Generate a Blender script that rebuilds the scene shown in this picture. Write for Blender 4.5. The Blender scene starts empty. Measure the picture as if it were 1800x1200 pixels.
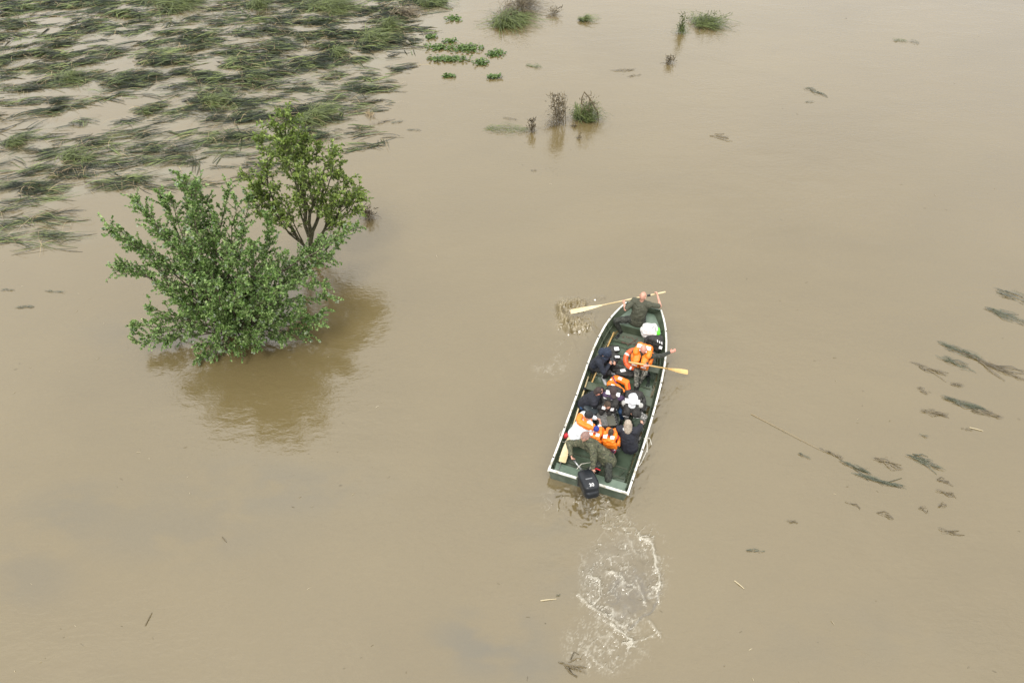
import bpy, math, random
import numpy as np
from math import radians, sin, cos, pi
from mathutils import Vector, Matrix

sc = bpy.context.scene
COL = sc.collection
rng = np.random.default_rng(7)
random.seed(7)

# ------------------------------------------------------------------ camera, sky, sun, exposure
CAM_H = 14.0
DEP = radians(47)
cam = bpy.data.cameras.new('camera')
cam.lens = 24; cam.sensor_width = 36; cam.clip_end = 20000
camo = bpy.data.objects.new('camera', cam); COL.objects.link(camo)
camo.location = (0, 0, CAM_H); camo.rotation_euler = (radians(90) - DEP, 0, 0)
sc.camera = camo

world = bpy.data.worlds.new('World'); sc.world = world; world.use_nodes = True
wn = world.node_tree.nodes; wl = world.node_tree.links; wn.clear()
SUN_EL, SUN_ROT = radians(58), radians(205)
sky = wn.new('ShaderNodeTexSky'); sky.sky_type = 'NISHITA'; sky.sun_disc = False
sky.sun_elevation = SUN_EL; sky.sun_rotation = SUN_ROT; sky.dust_density = 4; sky.altitude = 200
hs = wn.new('ShaderNodeHueSaturation'); hs.inputs['Saturation'].default_value = .35
wl.new(sky.outputs[0], hs.inputs['Color'])
wtc = wn.new('ShaderNodeTexCoord'); wmap = wn.new('ShaderNodeMapping'); wmap.inputs['Scale'].default_value = (1, 1, 2.2)
wl.new(wtc.outputs['Generated'], wmap.inputs[0])
wno = wn.new('ShaderNodeTexNoise'); wno.inputs['Scale'].default_value = 2.3; wno.inputs['Detail'].default_value = 6
wno.inputs['Roughness'].default_value = .55
wl.new(wmap.outputs[0], wno.inputs['Vector'])
wr = wn.new('ShaderNodeValToRGB'); wr.color_ramp.elements[0].position = .3; wr.color_ramp.elements[1].position = .72
wr.color_ramp.elements[0].color = (10.6, 10.6, 10.8, 1); wr.color_ramp.elements[1].color = (14.6, 14.3, 13.6, 1)
wl.new(wno.outputs['Fac'], wr.inputs[0])
wm = wn.new('ShaderNodeMixRGB'); wm.inputs[0].default_value = .88
wl.new(hs.outputs[0], wm.inputs[1]); wl.new(wr.outputs[0], wm.inputs[2])
# overcast sky: brighter towards the zenith (CIE overcast distribution)
wsep = wn.new('ShaderNodeSeparateXYZ'); wl.new(wtc.outputs['Generated'], wsep.inputs[0])
wmr = wn.new('ShaderNodeMapRange'); wmr.inputs['To Min'].default_value = .50; wmr.inputs['To Max'].default_value = 1.0; wl.new(wsep.outputs['Z'], wmr.inputs[0])
wmul = wn.new('ShaderNodeMixRGB'); wmul.blend_type = 'MULTIPLY'; wmul.inputs[0].default_value = 1; wl.new(wm.outputs[0], wmul.inputs[1]); wl.new(wmr.outputs[0], wmul.inputs[2])
bg = wn.new('ShaderNodeBackground'); bg.inputs['Strength'].default_value = .1
wl.new(wmul.outputs[0], bg.inputs['Color'])
wo = wn.new('ShaderNodeOutputWorld'); wl.new(bg.outputs[0], wo.inputs[0])

sl = bpy.data.lights.new('sun', 'SUN'); sl.energy = 1.0; sl.angle = radians(18); sl.color = (1, .96, .9)
so = bpy.data.objects.new('sun', sl); COL.objects.link(so)
so.rotation_euler = (radians(90) - SUN_EL, 0, -SUN_ROT + pi); so.location = (0, 0, 30)
so.rotation_euler = Vector((sin(SUN_ROT) * cos(SUN_EL), cos(SUN_ROT) * cos(SUN_EL), sin(SUN_EL))).to_track_quat('Z', 'Y').to_euler()
vs = sc.view_settings
sc.display_settings.display_device = 'sRGB'
vs.view_transform = 'Standard'; vs.look = 'None'; vs.gamma = 1; vs.use_curve_mapping = False
vs.exposure = 1.08
sc.cycles.max_bounces = 6; sc.cycles.diffuse_bounces = 3; sc.cycles.glossy_bounces = 3
sc.cycles.transparent_max_bounces = 4

# ------------------------------------------------------------------ survey helpers
def P(u, v, z=0.0):
    """place (metres) of a surveyed mark seen at picture u,v and standing at height z"""
    a = (u - 900) / 1200; b = (600 - v) / 1200
    d = np.array([a, cos(DEP) + b * sin(DEP), -sin(DEP) + b * cos(DEP)])
    return np.array([0, 0, CAM_H]) + d * ((z - CAM_H) / d[2])
def PY(u, v, y):
    a = (u - 900) / 1200; b = (600 - v) / 1200
    d = np.array([a, cos(DEP) + b * sin(DEP), -sin(DEP) + b * cos(DEP)])
    return np.array([0, 0, CAM_H]) + d * (y / d[1])
def to_uv(x, y, z=0.0):
    dz = z - CAM_H
    dep = y * cos(DEP) - dz * sin(DEP)
    up = y * sin(DEP) + dz * cos(DEP)
    return 900 + 1200 * x / dep, 600 - 1200 * up / dep
A = lambda *v: np.array(v, float)
def nrm(v):
    v = np.asarray(v, float); return v / (np.linalg.norm(v) + 1e-9)

# noise
def _hash(ix, iy, iz, s):
    h = (ix * 374761393 + iy * 668265263 + iz * 2147483647 + s * 1274126177) & 0xffffffff
    h = ((h ^ (h >> 13)) * 1274126177) & 0xffffffff
    return ((h ^ (h >> 16)) & 0xffff) / 65535.0
def vnoise(x, y, z=None, s=0):
    x = np.asarray(x, float); y = np.asarray(y, float)
    z = np.zeros_like(x) if z is None else np.asarray(z, float)
    ix, iy, iz = [np.floor(q).astype(np.int64) for q in (x, y, z)]
    fx, fy, fz = x - ix, y - iy, z - iz
    fx, fy, fz = [f * f * (3 - 2 * f) for f in (fx, fy, fz)]
    r = 0
    for a in (0, 1):
        for b in (0, 1):
            for c in (0, 1):
                w = (fx if a else 1 - fx) * (fy if b else 1 - fy) * (fz if c else 1 - fz)
                r = r + w * _hash(ix + a, iy + b, iz + c, s)
    return r
def fbm(x, y, o=4, s=0, g=.5):
    r = 0; a = 1; t = 0
    for k in range(o):
        c_, s_ = cos(.61 + 1.3 * k), sin(.61 + 1.3 * k)
        r = r + a * vnoise((x * c_ - y * s_) * 2 ** k + 17.3 * k, (x * s_ + y * c_) * 2 ** k - 9.1 * k, None, s + k); t += a; a *= g
    return r / t
def sm(a, b, x):
    t = np.clip((x - a) / (b - a), 0, 1); return t * t * (3 - 2 * t)

# ------------------------------------------------------------------ materials
MATS = {}
def mat(name, col, rough=.6, col2=None, nscale=8, detail=4, ramp=(.4, .6), bump=0, bscale=60, metal=0, spec=.5, island=0, trans=0, coat=0):
    if name in MATS: return MATS[name]
    m = bpy.data.materials.new(name); m.use_nodes = True; MATS[name] = m
    n = m.node_tree.nodes; l = m.node_tree.links; b = n['Principled BSDF']
    b.inputs['Base Color'].default_value = (*col, 1); b.inputs['Roughness'].default_value = rough
    b.inputs['Metallic'].default_value = metal; b.inputs['Specular IOR Level'].default_value = spec
    b.inputs['Coat Weight'].default_value = coat
    tc = n.new('ShaderNodeTexCoord'); csock = None
    if col2 is not None:
        t = n.new('ShaderNodeTexNoise'); t.inputs['Scale'].default_value = nscale; t.inputs['Detail'].default_value = detail
        l.new(tc.outputs['Object'], t.inputs['Vector'])
        r = n.new('ShaderNodeValToRGB'); r.color_ramp.elements[0].position = ramp[0]; r.color_ramp.elements[1].position = ramp[1]
        r.color_ramp.elements[0].color = (*col, 1); r.color_ramp.elements[1].color = (*col2, 1)
        if island:
            g = n.new('ShaderNodeNewGeometry'); mx = n.new('ShaderNodeMath'); mx.operation = 'MULTIPLY_ADD'
            l.new(g.outputs['Random Per Island'], mx.inputs[0]); mx.inputs[1].default_value = island
            ad = n.new('ShaderNodeMath'); ad.operation = 'MULTIPLY_ADD'; ad.inputs[1].default_value = 1 - island; ad.inputs[2].default_value = 0
            l.new(t.outputs['Fac'], ad.inputs[0]); l.new(ad.outputs[0], mx.inputs[2]); l.new(mx.outputs[0], r.inputs[0])
        else: l.new(t.outputs['Fac'], r.inputs[0])
        l.new(r.outputs[0], b.inputs['Base Color']); csock = r.outputs[0]
    if bump:
        t2 = n.new('ShaderNodeTexNoise'); t2.inputs['Scale'].default_value = bscale; t2.inputs['Detail'].default_value = 3
        l.new(tc.outputs['Object'], t2.inputs['Vector'])
        bp = n.new('ShaderNodeBump'); bp.inputs['Strength'].default_value = bump; bp.inputs['Distance'].default_value = .02
        l.new(t2.outputs['Fac'], bp.inputs['Height']); l.new(bp.outputs[0], b.inputs['Normal'])
    if trans:
        tr = n.new('ShaderNodeBsdfTranslucent'); mx = n.new('ShaderNodeMixShader'); mx.inputs[0].default_value = trans
        if csock: l.new(csock, tr.inputs[0])
        else: tr.inputs[0].default_value = (*col, 1)
        l.new(b.outputs[0], mx.inputs[1]); l.new(tr.outputs[0], mx.inputs[2]); l.new(mx.outputs[0], n['Material Output'].inputs[0])
    return m
def ramp3(name, cols, rough=.6, nscale=14, detail=2, pos=(0, .42, .52, .62), scale=None, bump=.3):
    """constant-ramp patchwork (camouflage)"""
    m = mat(name, cols[0], rough, cols[1], nscale, detail, bump=bump)
    r = [x for x in m.node_tree.nodes if x.type == 'VALTORGB'][0].color_ramp
    r.interpolation = 'CONSTANT'
    while len(r.elements) < len(cols): r.elements.new(.5)
    for e, p, c in zip(r.elements, pos, cols): e.position = p
    for i, c in enumerate(cols): r.elements[i].color = (*c, 1)
    return m

# ------------------------------------------------------------------ object helpers
ORG = {}
def base(o): return ORG[o.name]
def thing(name, label, cat, loc, group=None):
    o = bpy.data.objects.new(name, None); COL.objects.link(o); o.location = loc; o.empty_display_size = .2
    o['label'] = label; o['category'] = cat
    if group: o['group'] = group
    ORG[o.name] = A(*loc); return o
def obj(name, vf, m, parent=None, label=None, smooth=False, kind=None, cat=None, group=None, loc=None):
    v, f = vf
    v = np.asarray(v, float).reshape(-1, 3)
    if parent is not None: L = ORG[parent.name]
    elif loc is not None: L = A(*loc)
    else: L = A(v[:, 0].mean(), v[:, 1].mean(), v[:, 2].min())
    me = bpy.data.meshes.new(name)
    w = v - L
    if isinstance(f, np.ndarray):
        k = f.shape[1]
        me.vertices.add(len(w)); me.vertices.foreach_set('co', w.ravel().astype(np.float32))
        me.loops.add(f.size); me.loops.foreach_set('vertex_index', f.ravel().astype(np.int32))
        me.polygons.add(len(f)); me.polygons.foreach_set('loop_start', np.arange(0, f.size, k, dtype=np.int32))
        me.polygons.foreach_set('loop_total', np.full(len(f), k, dtype=np.int32)); me.update(calc_edges=True)
    else: me.from_pydata(w.tolist(), [], f)
    if m is not None: me.materials.append(m)
    if smooth: me.polygons.foreach_set('use_smooth', [True] * len(me.polygons))
    me.validate(); me.update()
    o = bpy.data.objects.new(name, me); COL.objects.link(o); ORG[o.name] = L
    if parent is not None: o.parent = parent
    else: o.location = L
    if label: o['label'] = label
    if kind: o['kind'] = kind
    if cat: o['category'] = cat
    if group: o['group'] = group
    return o
def merge(*ms):
    V = []; F = []; n = 0
    for v, f in ms:
        V.append(np.asarray(v, float).reshape(-1, 3))
        for q in (f.tolist() if isinstance(f, np.ndarray) else f): F.append([i + n for i in q])
        n += len(V[-1])
    return np.vstack(V), F
def frame(ax, side=None):
    ax = nrm(ax)
    if side is None: side = A(0, 0, 1) if abs(ax[2]) < .9 else A(1, 0, 0)
    side = np.asarray(side, float); side = side - ax * (side @ ax)
    if np.linalg.norm(side) < 1e-5: side = A(.3, .7, .2) - ax * (A(.3, .7, .2) @ ax)
    side = nrm(side); return ax, side, np.cross(ax, side)
def capsule(p0, p1, r0, r1=None, flat=1., side=None, n=12):
    """closed tapered capsule; flat squeezes the direction across side"""
    p0 = A(*p0); p1 = A(*p1); r1 = r0 if r1 is None else r1
    d = p1 - p0
    if np.linalg.norm(d) < 1e-4: d = A(0, 0, 1e-3)
    ax, s, t = frame(d, side); rings = []
    for k in range(1, 4): a = pi / 2 * (1 - k / 3); rings.append((p0 - ax * r0 * sin(a) * .95, r0 * cos(a)))
    for k in range(0, 3): a = pi / 2 * (k / 3); rings.append((p1 + ax * r1 * sin(a) * .95, r1 * cos(a)))
    V = [p0 - ax * r0 * .95]; F = []
    for c, r in rings:
        for j in range(n):
            th = 2 * pi * j / n; V.append(c + s * r * cos(th) + t * r * flat * sin(th))
    V.append(p1 + ax * r1 * .95)
    for j in range(n): F.append([0, 1 + (j + 1) % n, 1 + j])
    for k in range(5):
        for j in range(n):
            a = 1 + k * n + j; b = 1 + k * n + (j + 1) % n; F.append([a, b, b + n, a + n])
    e = 1 + 5 * n
    for j in range(n): F.append([e + j, e + (j + 1) % n, len(V) - 1])
    return np.array(V), F
def ell(c, r, ax=None, nu=14, nv=9, p=1.):
    """ellipsoid / superellipsoid; r three radii, ax 3x3 rows"""
    ax = np.eye(3) if ax is None else np.array(ax); V = []; F = []
    sg = lambda x: np.sign(x) * abs(x) ** p
    for i in range(nv + 1):
        ph = -pi / 2 + pi * i / nv
        if i in (0, nv):
            V.append(A(*c) + ax[2] * r[2] * sg(sin(ph))); continue
        for j in range(nu):
            th = 2 * pi * j / nu
            V.append(A(*c) + ax[0] * r[0] * sg(cos(ph)) * sg(cos(th)) + ax[1] * r[1] * sg(cos(ph)) * sg(sin(th)) + ax[2] * r[2] * sg(sin(ph)))
    for j in range(nu): F.append([0, 1 + (j + 1) % nu, 1 + j])
    for i in range(nv - 2):
        for j in range(nu):
            a = 1 + i * nu + j; b = 1 + i * nu + (j + 1) % nu; F.append([a, b, b + nu, a + nu])
    e = 1 + (nv - 2) * nu
    for j in range(nu): F.append([e + j, e + (j + 1) % nu, len(V) - 1])
    return np.array(V), F
def box(c, h, ax=None):
    ax = np.eye(3) if ax is None else np.array(ax)
    V = [A(*c) + ax[0] * h[0] * i + ax[1] * h[1] * j + ax[2] * h[2] * k for i in (-1, 1) for j in (-1, 1) for k in (-1, 1)]
    return np.array(V), [[0, 1, 3, 2], [4, 6, 7, 5], [0, 4, 5, 1], [2, 3, 7, 6], [0, 2, 6, 4], [1, 5, 7, 3]]
def tube(pts, r, n=6, closed=False):
    pts = [A(*p) for p in pts]; N = len(pts)
    r = [r] * N if np.isscalar(r) else list(r); V = []; F = []
    prev = None
    for i, p in enumerate(pts):
        if closed: d = pts[(i + 1) % N] - pts[i - 1]
        else: d = pts[min(i + 1, N - 1)] - pts[max(i - 1, 0)]
        ax, s, t = frame(d, prev); prev = s
        for j in range(n):
            th = 2 * pi * j / n; V.append(p + s * r[i] * cos(th) + t * r[i] * sin(th))
    for i in range(N if closed else N - 1):
        for j in range(n):
            a = i * n + j; b = i * n + (j + 1) % n; c = ((i + 1) % N) * n
            F.append([a, b, c + (j + 1) % n, c + j])
    if not closed: F.append(list(range(n))[::-1]); F.append([(N - 1) * n + j for j in range(n)])
    return np.array(V), F
def remesh(parts, vox=.012, wob=0, wscale=9, smooth_it=2, seed=0):
    """one continuous closed surface out of overlapping closed lumps"""
    v, f = merge(*parts)
    me = bpy.data.meshes.new('tmp'); me.from_pydata(v.tolist(), [], f)
    o = bpy.data.objects.new('tmp', me); COL.objects.link(o)
    md = o.modifiers.new('r', 'REMESH'); md.mode = 'VOXEL'; md.voxel_size = vox
    if smooth_it:
        s = o.modifiers.new('s', 'SMOOTH'); s.iterations = smooth_it; s.factor = .5
    dg = bpy.context.evaluated_depsgraph_get(); ev = o.evaluated_get(dg); em = ev.to_mesh()
    V = np.empty(len(em.vertices) * 3); em.vertices.foreach_get('co', V); V = V.reshape(-1, 3)
    N = np.empty(len(em.vertices) * 3); em.vertices.foreach_get('normal', N); N = N.reshape(-1, 3)
    F = np.empty(len(em.loops), dtype=np.int32); em.loops.foreach_get('vertex_index', F); F = F.reshape(-1, 4)
    ev.to_mesh_clear(); bpy.data.objects.remove(o); bpy.data.meshes.remove(me)
    if wob:
        q = V * wscale + seed * 3.1
        nz = np.abs(vnoise(q[:, 0], q[:, 1], q[:, 2] * 1.4, seed) - .5) * 2 + .5 * vnoise(q[:, 0] * 2.3, q[:, 1] * 2.3, q[:, 2] * 2.3, seed + 3)
        V = V + N * ((nz - .7) * wob)[:, None]
    return V, F

# ------------------------------------------------------------------ grass blades and leaves (vectorised)
def blades(p, d, L, w, lift, curl=0., seg=4, sink=.02, zmin=None):
    """strips that start at p, run along d (horizontal), rise to lift and come down to the water again"""
    n = len(p); p = np.asarray(p); d = np.asarray(d)
    side = np.stack([-d[:, 1], d[:, 0], np.zeros(n)], 1)
    V = np.zeros((n, seg + 1, 2, 3)); tt = np.linspace(0, 1, seg + 1)
    for k, t in enumerate(tt):
        c = p + d * (L * t)[:, None] + side * (curl * L * t * t)[:, None]
        c[:, 2] += lift * np.sin(pi * min(t * 1.02, 1)) - sink * (t > .99)
        wd = w * (1 - .85 * t ** 2) * (.5 if k == 0 else 1)
        V[:, k, 0] = c - side * wd[:, None] / 2; V[:, k, 1] = c + side * wd[:, None] / 2
    V[:, :, 1, 2] += (w * .5)[:, None] * rng.uniform(-1, 1, n)[:, None]
    b = (np.arange(n) * (seg + 1) * 2)[:, None]
    F = np.concatenate([np.stack([b[:, 0] + 2 * k, b[:, 0] + 2 * k + 1, b[:, 0] + 2 * k + 3, b[:, 0] + 2 * k + 2], 1) for k in range(seg)])
    return V.reshape(-1, 3), F
def leaves(p, d, nr, L, W, droop=.15):
    """oval folded leaves: six vertices, two halves"""
    n = len(p); d = d / (np.linalg.norm(d, axis=1)[:, None] + 1e-9)
    s = np.cross(d, nr); s /= (np.linalg.norm(s, axis=1)[:, None] + 1e-9); up = np.cross(s, d)
    L = L[:, None]; W = W[:, None]
    V = np.stack([p, p + d * L * .3 + s * W * .5 + up * L * .07, p + d * L * .68 + s * W * .42 + up * L * .04,
                  p + d * L - up * L * droop, p + d * L * .68 - s * W * .42 + up * L * .04, p + d * L * .3 - s * W * .5 + up * L * .07], 1)
    b = np.arange(n) * 6
    F = np.concatenate([np.stack([b, b + 1, b + 2, b + 3], 1), np.stack([b, b + 3, b + 4, b + 5], 1)])
    return V.reshape(-1, 3), F

# ------------------------------------------------------------------ boat frame
BS = 1.0126; BZ = -.17      # laden boat: rails only a third of a metre above the water at the stern
BO = A(1.72, 8.24, 0) * BS; BF = nrm(A(.335, .942, 0)); BR = A(BF[1], -BF[0], 0)
def B(f, r, z): return BO + (BF * f + BR * r) * BS + A(0, 0, z + BZ)
def Q(u, v, z): return P(u, v, z + BZ)
def rail_off(f): return .045 * math.sin(pi * min(max(f / 5, 0), 1))
SF = [0, .6, 1.3, 2, 2.7, 3.4, 4.0, 4.5, 4.9, 5.25, 5.55, 5.8, 5.95]
SW = [.93, .94, .955, .965, .972, .972, .955, .91, .85, .77, .67, .57, .50]
def hw(f): return float(np.interp(f, SF, SW))
def zt(f): return .5 + .1 * (f / 6) ** 3

# ------------------------------------------------------------------ WATER
WCX = None
def grid_lines(segs):
    out = [segs[0][0]]
    for a, b, s in segs:
        n = max(1, int(round((b - a) / s))); out += list(np.linspace(a, b, n + 1)[1:])
    return np.array(out)
xs = grid_lines([(-5000, -200, 800), (-200, -45, 10), (-45, -12, .5), (-12, .6, .12), (.6, 5.6, .026), (5.6, 14, .14), (14, 45, .5), (45, 200, 10), (200, 5000, 800)])
ys = grid_lines([(-400, -5, 20), (-5, 3.5, .4), (3.5, 14.8, .026), (14.8, 22, .12), (22, 45, .4), (45, 200, 10), (200, 6000, 900)])
X, Y = np.meshgrid(xs, ys, indexing='ij')
U, Vv = to_uv(X, np.where(Y * cos(DEP) + CAM_H * sin(DEP) > 1, Y, 0))
near = (X > -12) & (X < 14) & (Y > 3) & (Y < 24)
fine = (X > .55) & (X < 5.65) & (Y > 3.4) & (Y < 14.9)
Z = np.zeros_like(X); FO = np.zeros_like(X); DK = np.zeros_like(X)
Z += np.where(near, (fbm(X * .9, Y * 1.3, 3, 5) - .5) * .02, 0)
idx = np.where(fine); fx, fy, fu, fv = X[idx], Y[idx], U[idx], Vv[idx]
z = np.zeros(len(fx)); fo = np.zeros(len(fx)); dk = np.zeros(len(fx))
def seg_dist(pts, pu, pv):
    d = np.full(len(pu), 1e9); tpar = np.zeros(len(pu))
    for i in range(len(pts) - 1):
        ax_, ay_ = pts[i]; bx, by = pts[i + 1]; ux, uy = bx - ax_, by - ay_; L2 = ux * ux + uy * uy
        t = np.clip(((pu - ax_) * ux + (pv - ay_) * uy) / L2, 0, 1)
        dd = np.hypot(pu - ax_ - t * ux, pv - ay_ - t * uy); m_ = dd < d; d[m_] = dd[m_]; tpar[m_] = (i + t[m_]) / (len(pts) - 1)
    return d, tpar
# warped coordinates give the curls
wu = fu + 16 * (fbm(fu * .03, fv * .03, 3, 21) - .5) + 5 * (fbm(fu * .12, fv * .12, 2, 22) - .5)
wv = fv + 16 * (fbm(fu * .03, fv * .03, 3, 31) - .5) + 5 * (fbm(fu * .12, fv * .12, 2, 32) - .5)
du, dv = (wu - 1094) / 78, (wv - 1022) / 84
blob = 1 - sm(.72, 1.12, np.hypot(du, dv))
du2, dv2 = (wu - 1060) / 75, (wv - 1130) / 62
blob2 = 1 - sm(.6, 1.15, np.hypot(du2, dv2))
ve = lambda s, sd, w: np.exp(-((fbm(wu * s, wv * s, 3, sd) - .5) / w) ** 2)
core = 1 - sm(.35, .8, np.hypot((wu - 1110) / 62, (wv - 1040) / 62))
fo += blob * (1 - .35 * core) * (1.0 * ve(.030, 41, .012) + .8 * ve(.055, 44, .014) + .5 * ve(.10, 43, .02)) * sm(.36, .60, fbm(fu * .028, fv * .028, 3, 45) + .04)
fo += blob * .06 * sm(.5, .75, fbm(wu * .035, wv * .035, 4, 49))
dk += blob2 * .15
fo += blob2 * (.36 * ve(.035, 51, .014) + .38 * ve(.07, 54, .016) + .25 * ve(.14, 53, .025))
edge = np.exp(-((np.hypot(du, dv) - .93) / .1) ** 2) * sm(.35, .6, fbm(fu * .04, fv * .04, 3, 61))
fo += .8 * edge * (wu < 1120) * ve(.07, 63, .03)
for pts, w, a in [([(1124, 944), (1140, 955), (1152, 972), (1158, 1000), (1158, 1040), (1160, 1058)], 3.2, 1.0),
                  ([(1015, 1048), (1030, 1062), (1052, 1075), (1075, 1088), (1098, 1098)], 3.5, .5),
                  ([(1075, 1098), (1095, 1112), (1107, 1124), (1108, 1134), (1090, 1130)], 3.2, .95),
                  ([(1108, 1132), (1130, 1124), (1150, 1110)], 2.4, .6), ([(1108, 1134), (1130, 1145), (1140, 1165)], 1.6, .3),
                  ([(1034, 1010), (1052, 1022), (1058, 1045), (1046, 1060)], 3, .7), ([(1065, 1004), (1080, 1008), (1095, 1020), (1098, 1032)], 5, .6),
                  ([(1090, 930), (1115, 928), (1132, 942)], 2, .4), ([(1140, 1095), (1150, 1100), (1158, 1120)], 3, .5),
                  ([(1118, 1020), (1132, 1045), (1136, 1058)], 3, .5), ([(1020, 1140), (1048, 1160), (1075, 1180)], 2.5, .35),
                  ([(1098, 940), (1108, 955), (1124, 970)], 2.2, .35), ([(1050, 1118), (1070, 1112), (1060, 1130)], 5, .3)]:
    d, t = seg_dist(pts, wu, wv)
    brk = sm(.2, .55, fbm(fu * .15, fv * .15, 3, 71))
    fo += a * .9 * np.exp(-(d / (w * .62)) ** 2) * (.35 + .65 * brk) + .5 * a * np.exp(-(d / (w * 3.2)) ** 2) * brk * ve(.09, 73, .022)
    z += .03 * a * np.exp(-(d / (w * 1.6)) ** 2)
for pts, w, a in [([(1160, 1040), (1156, 1062), (1140, 1080), (1122, 1094), (1103, 1102)], 2.4, .8), ([(1040, 1058), (1060, 1070), (1090, 1082), (1118, 1074)], 4, .3)]:
    d, t = seg_dist(pts, wu, wv); dk += a * np.exp(-(d / w) ** 2); z -= .035 * a * np.exp(-(d / w) ** 2)
dk += core * 1.1 * ve(.06, 81, .035) + blob * .35 + core * .35
z += (blob * .03 + .012 * blob2) * (fbm(wu * .07, wv * .07, 4, 91) - .5) * 2
# churn under the motor and ripples along the hull
ch = 1 - sm(.5, 1.2, np.hypot((wu - 1030) / 80, (wv - 885) / 42))
sw = np.hypot(wu - 1045, (wv - 880) * 1.3)
z += ch * (.026 * (ve(.05, 101, .09) - .3) + .05 * (fbm(wu * .16, wv * .16, 4, 103, .6) - .5) + .004 * np.sin(sw * .55 + 6 * fbm(fu * .03, fv * .03, 2, 7)))
dk += ch * .45 * sm(.45, .7, fbm(wu * .03, wv * .03, 3, 111)); fo += ch * .45 * ve(.06, 113, .014)  # dark reflections in the churn painted as a colour tint, plus foam
side_d, t = seg_dist([(1178, 640), (1160, 740), (1135, 830), (1120, 875)], fu, fv)
sd = np.exp(-(np.maximum(side_d - 4, 0) / 17) ** 2) * ((fu - 1178) + (fv - 640) * .25 > -8)
z += sd * .020 * (fbm(fu * .10 + fv * .05, fv * .09, 3, 121) - .5) * 2 * 1.3
d, t = seg_dist([(1075, 915), (1100, 925), (1135, 940), (1160, 985)], wu, wv)
fo += .7 * np.exp(-(d / 17) ** 2) * ve(.07, 125, .022)
d, t = seg_dist([(1040, 885), (1060, 905), (1085, 920)], wu, wv)
fo += .5 * np.exp(-(d / 20) ** 2) * ve(.08, 127, .022); z += .03 * np.exp(-(d / 30) ** 2) * (fbm(wu * .13, wv * .13, 3, 129) - .5)
# oar swirl: torn ring of muddy wavelets
cu, cv = (wu - 1012) / 34, (wv - 556) / 31
R_ = np.hypot(cu, cv); th = np.arctan2(cv, cu)
ringm = np.exp(-((R_ - .62) / .42) ** 2) * np.where((th > -.75) & (th < .65), .35, 1)
rn = fbm(fu * .22, fv * .22, 3, 131, .7) - .5
rn2 = fbm(fu * .5, fv * .5, 2, 137) - .5
z += ringm * (.07 + .34 * rn + .10 * rn2) * sm(.25, .45, fbm(fu * .09, fv * .09, 2, 133) + .15)
d, t = seg_dist([(983, 541), (985, 556), (993, 570), (1000, 583)], fu, fv)
z += .17 * np.exp(-(d / 5.0) ** 2); dk += ringm * .7 * sm(.53, .38, rn + .5 + .3 * rn2) * -1 + ringm * .8 * sm(.02, -.12, rn + .3 * rn2) * 0 + 0
fo += ringm * (.24 + .35 * sm(.0, .12, rn)); dk += ringm * .55 * sm(.0, -.1, rn)  # lit crests painted into the splash colour, troughs left darker
fo += ringm * .20 * sm(.5, .7, fbm(fu * .25, fv * .25, 2, 135)) + .12 * np.exp(-(d / 6) ** 2)
d, t = seg_dist([(1018, 534), (1040, 526), (1062, 522)], wu, wv); z += .05 * np.exp(-(d / 3.5) ** 2) * (rn + .5) * 2
# older swirl left of the boat
fo += .30 * np.exp(-((np.hypot((wu - 950) / 58, (wv - 615) / 46) - .8) / .3) ** 2) * ve(.09, 145, .010) * (wv > 600)
R2 = np.hypot((wu - 948) / 64, (wv - 618) / 52)
z += .012 * np.exp(-((R2 - .95) / .07) ** 2)
for (a_, b_, r_, q) in [(909, 606, 6, .8), (978, 629, 4, .9), (905, 632, 5, .35), (928, 636, 7, .35), (948, 650, 8, .25), (968, 646, 6, .35), (990, 642, 6, .35)]:
    fo += q * .45 * np.exp(-(((wu - a_) ** 2 + (wv - b_) ** 2) / r_ ** 2)) * sm(.42, .6, fbm(fu * .3, fv * .3, 2, 141))
# right of the boat where the second oar has dipped
R3 = np.hypot((wu - 1200) / 16, (wv - 672) / 14); z += .02 * np.exp(-((R3 - .8) / .3) ** 2) * (fbm(fu * .2, fv * .2, 2, 151))
# keep the sheet out of the hull
lf = (fx - BO[0]) * BF[0] + (fy - BO[1]) * BF[1]; lr = (fx - BO[0]) * BR[0] + (fy - BO[1]) * BR[1]
nearhull = (lf > -.1) & (lf < 6.0) & (np.abs(lr) < 1.05)
z = np.where(nearhull, z * .6, z)
GREY = np.zeros_like(X)
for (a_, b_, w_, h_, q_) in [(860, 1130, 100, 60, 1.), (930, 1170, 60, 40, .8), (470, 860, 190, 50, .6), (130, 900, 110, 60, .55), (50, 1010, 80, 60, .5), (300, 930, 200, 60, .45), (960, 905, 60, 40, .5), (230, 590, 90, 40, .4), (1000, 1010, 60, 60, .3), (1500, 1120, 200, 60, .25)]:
    GREY = np.maximum(GREY, q_ * np.exp(-(((U - a_) / w_) ** 2 + ((Vv - b_) / h_) ** 2) ** 1.5))
GREY = GREY * (Y > 2) * (Y < 30) * sm(.25, .6, fbm(X * 1.3, Y * 2.2, 4, 501))
Z[idx] += z; FO[idx] = np.clip(fo, 0, 1); DK[idx] = np.clip(dk, 0, 1)
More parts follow.
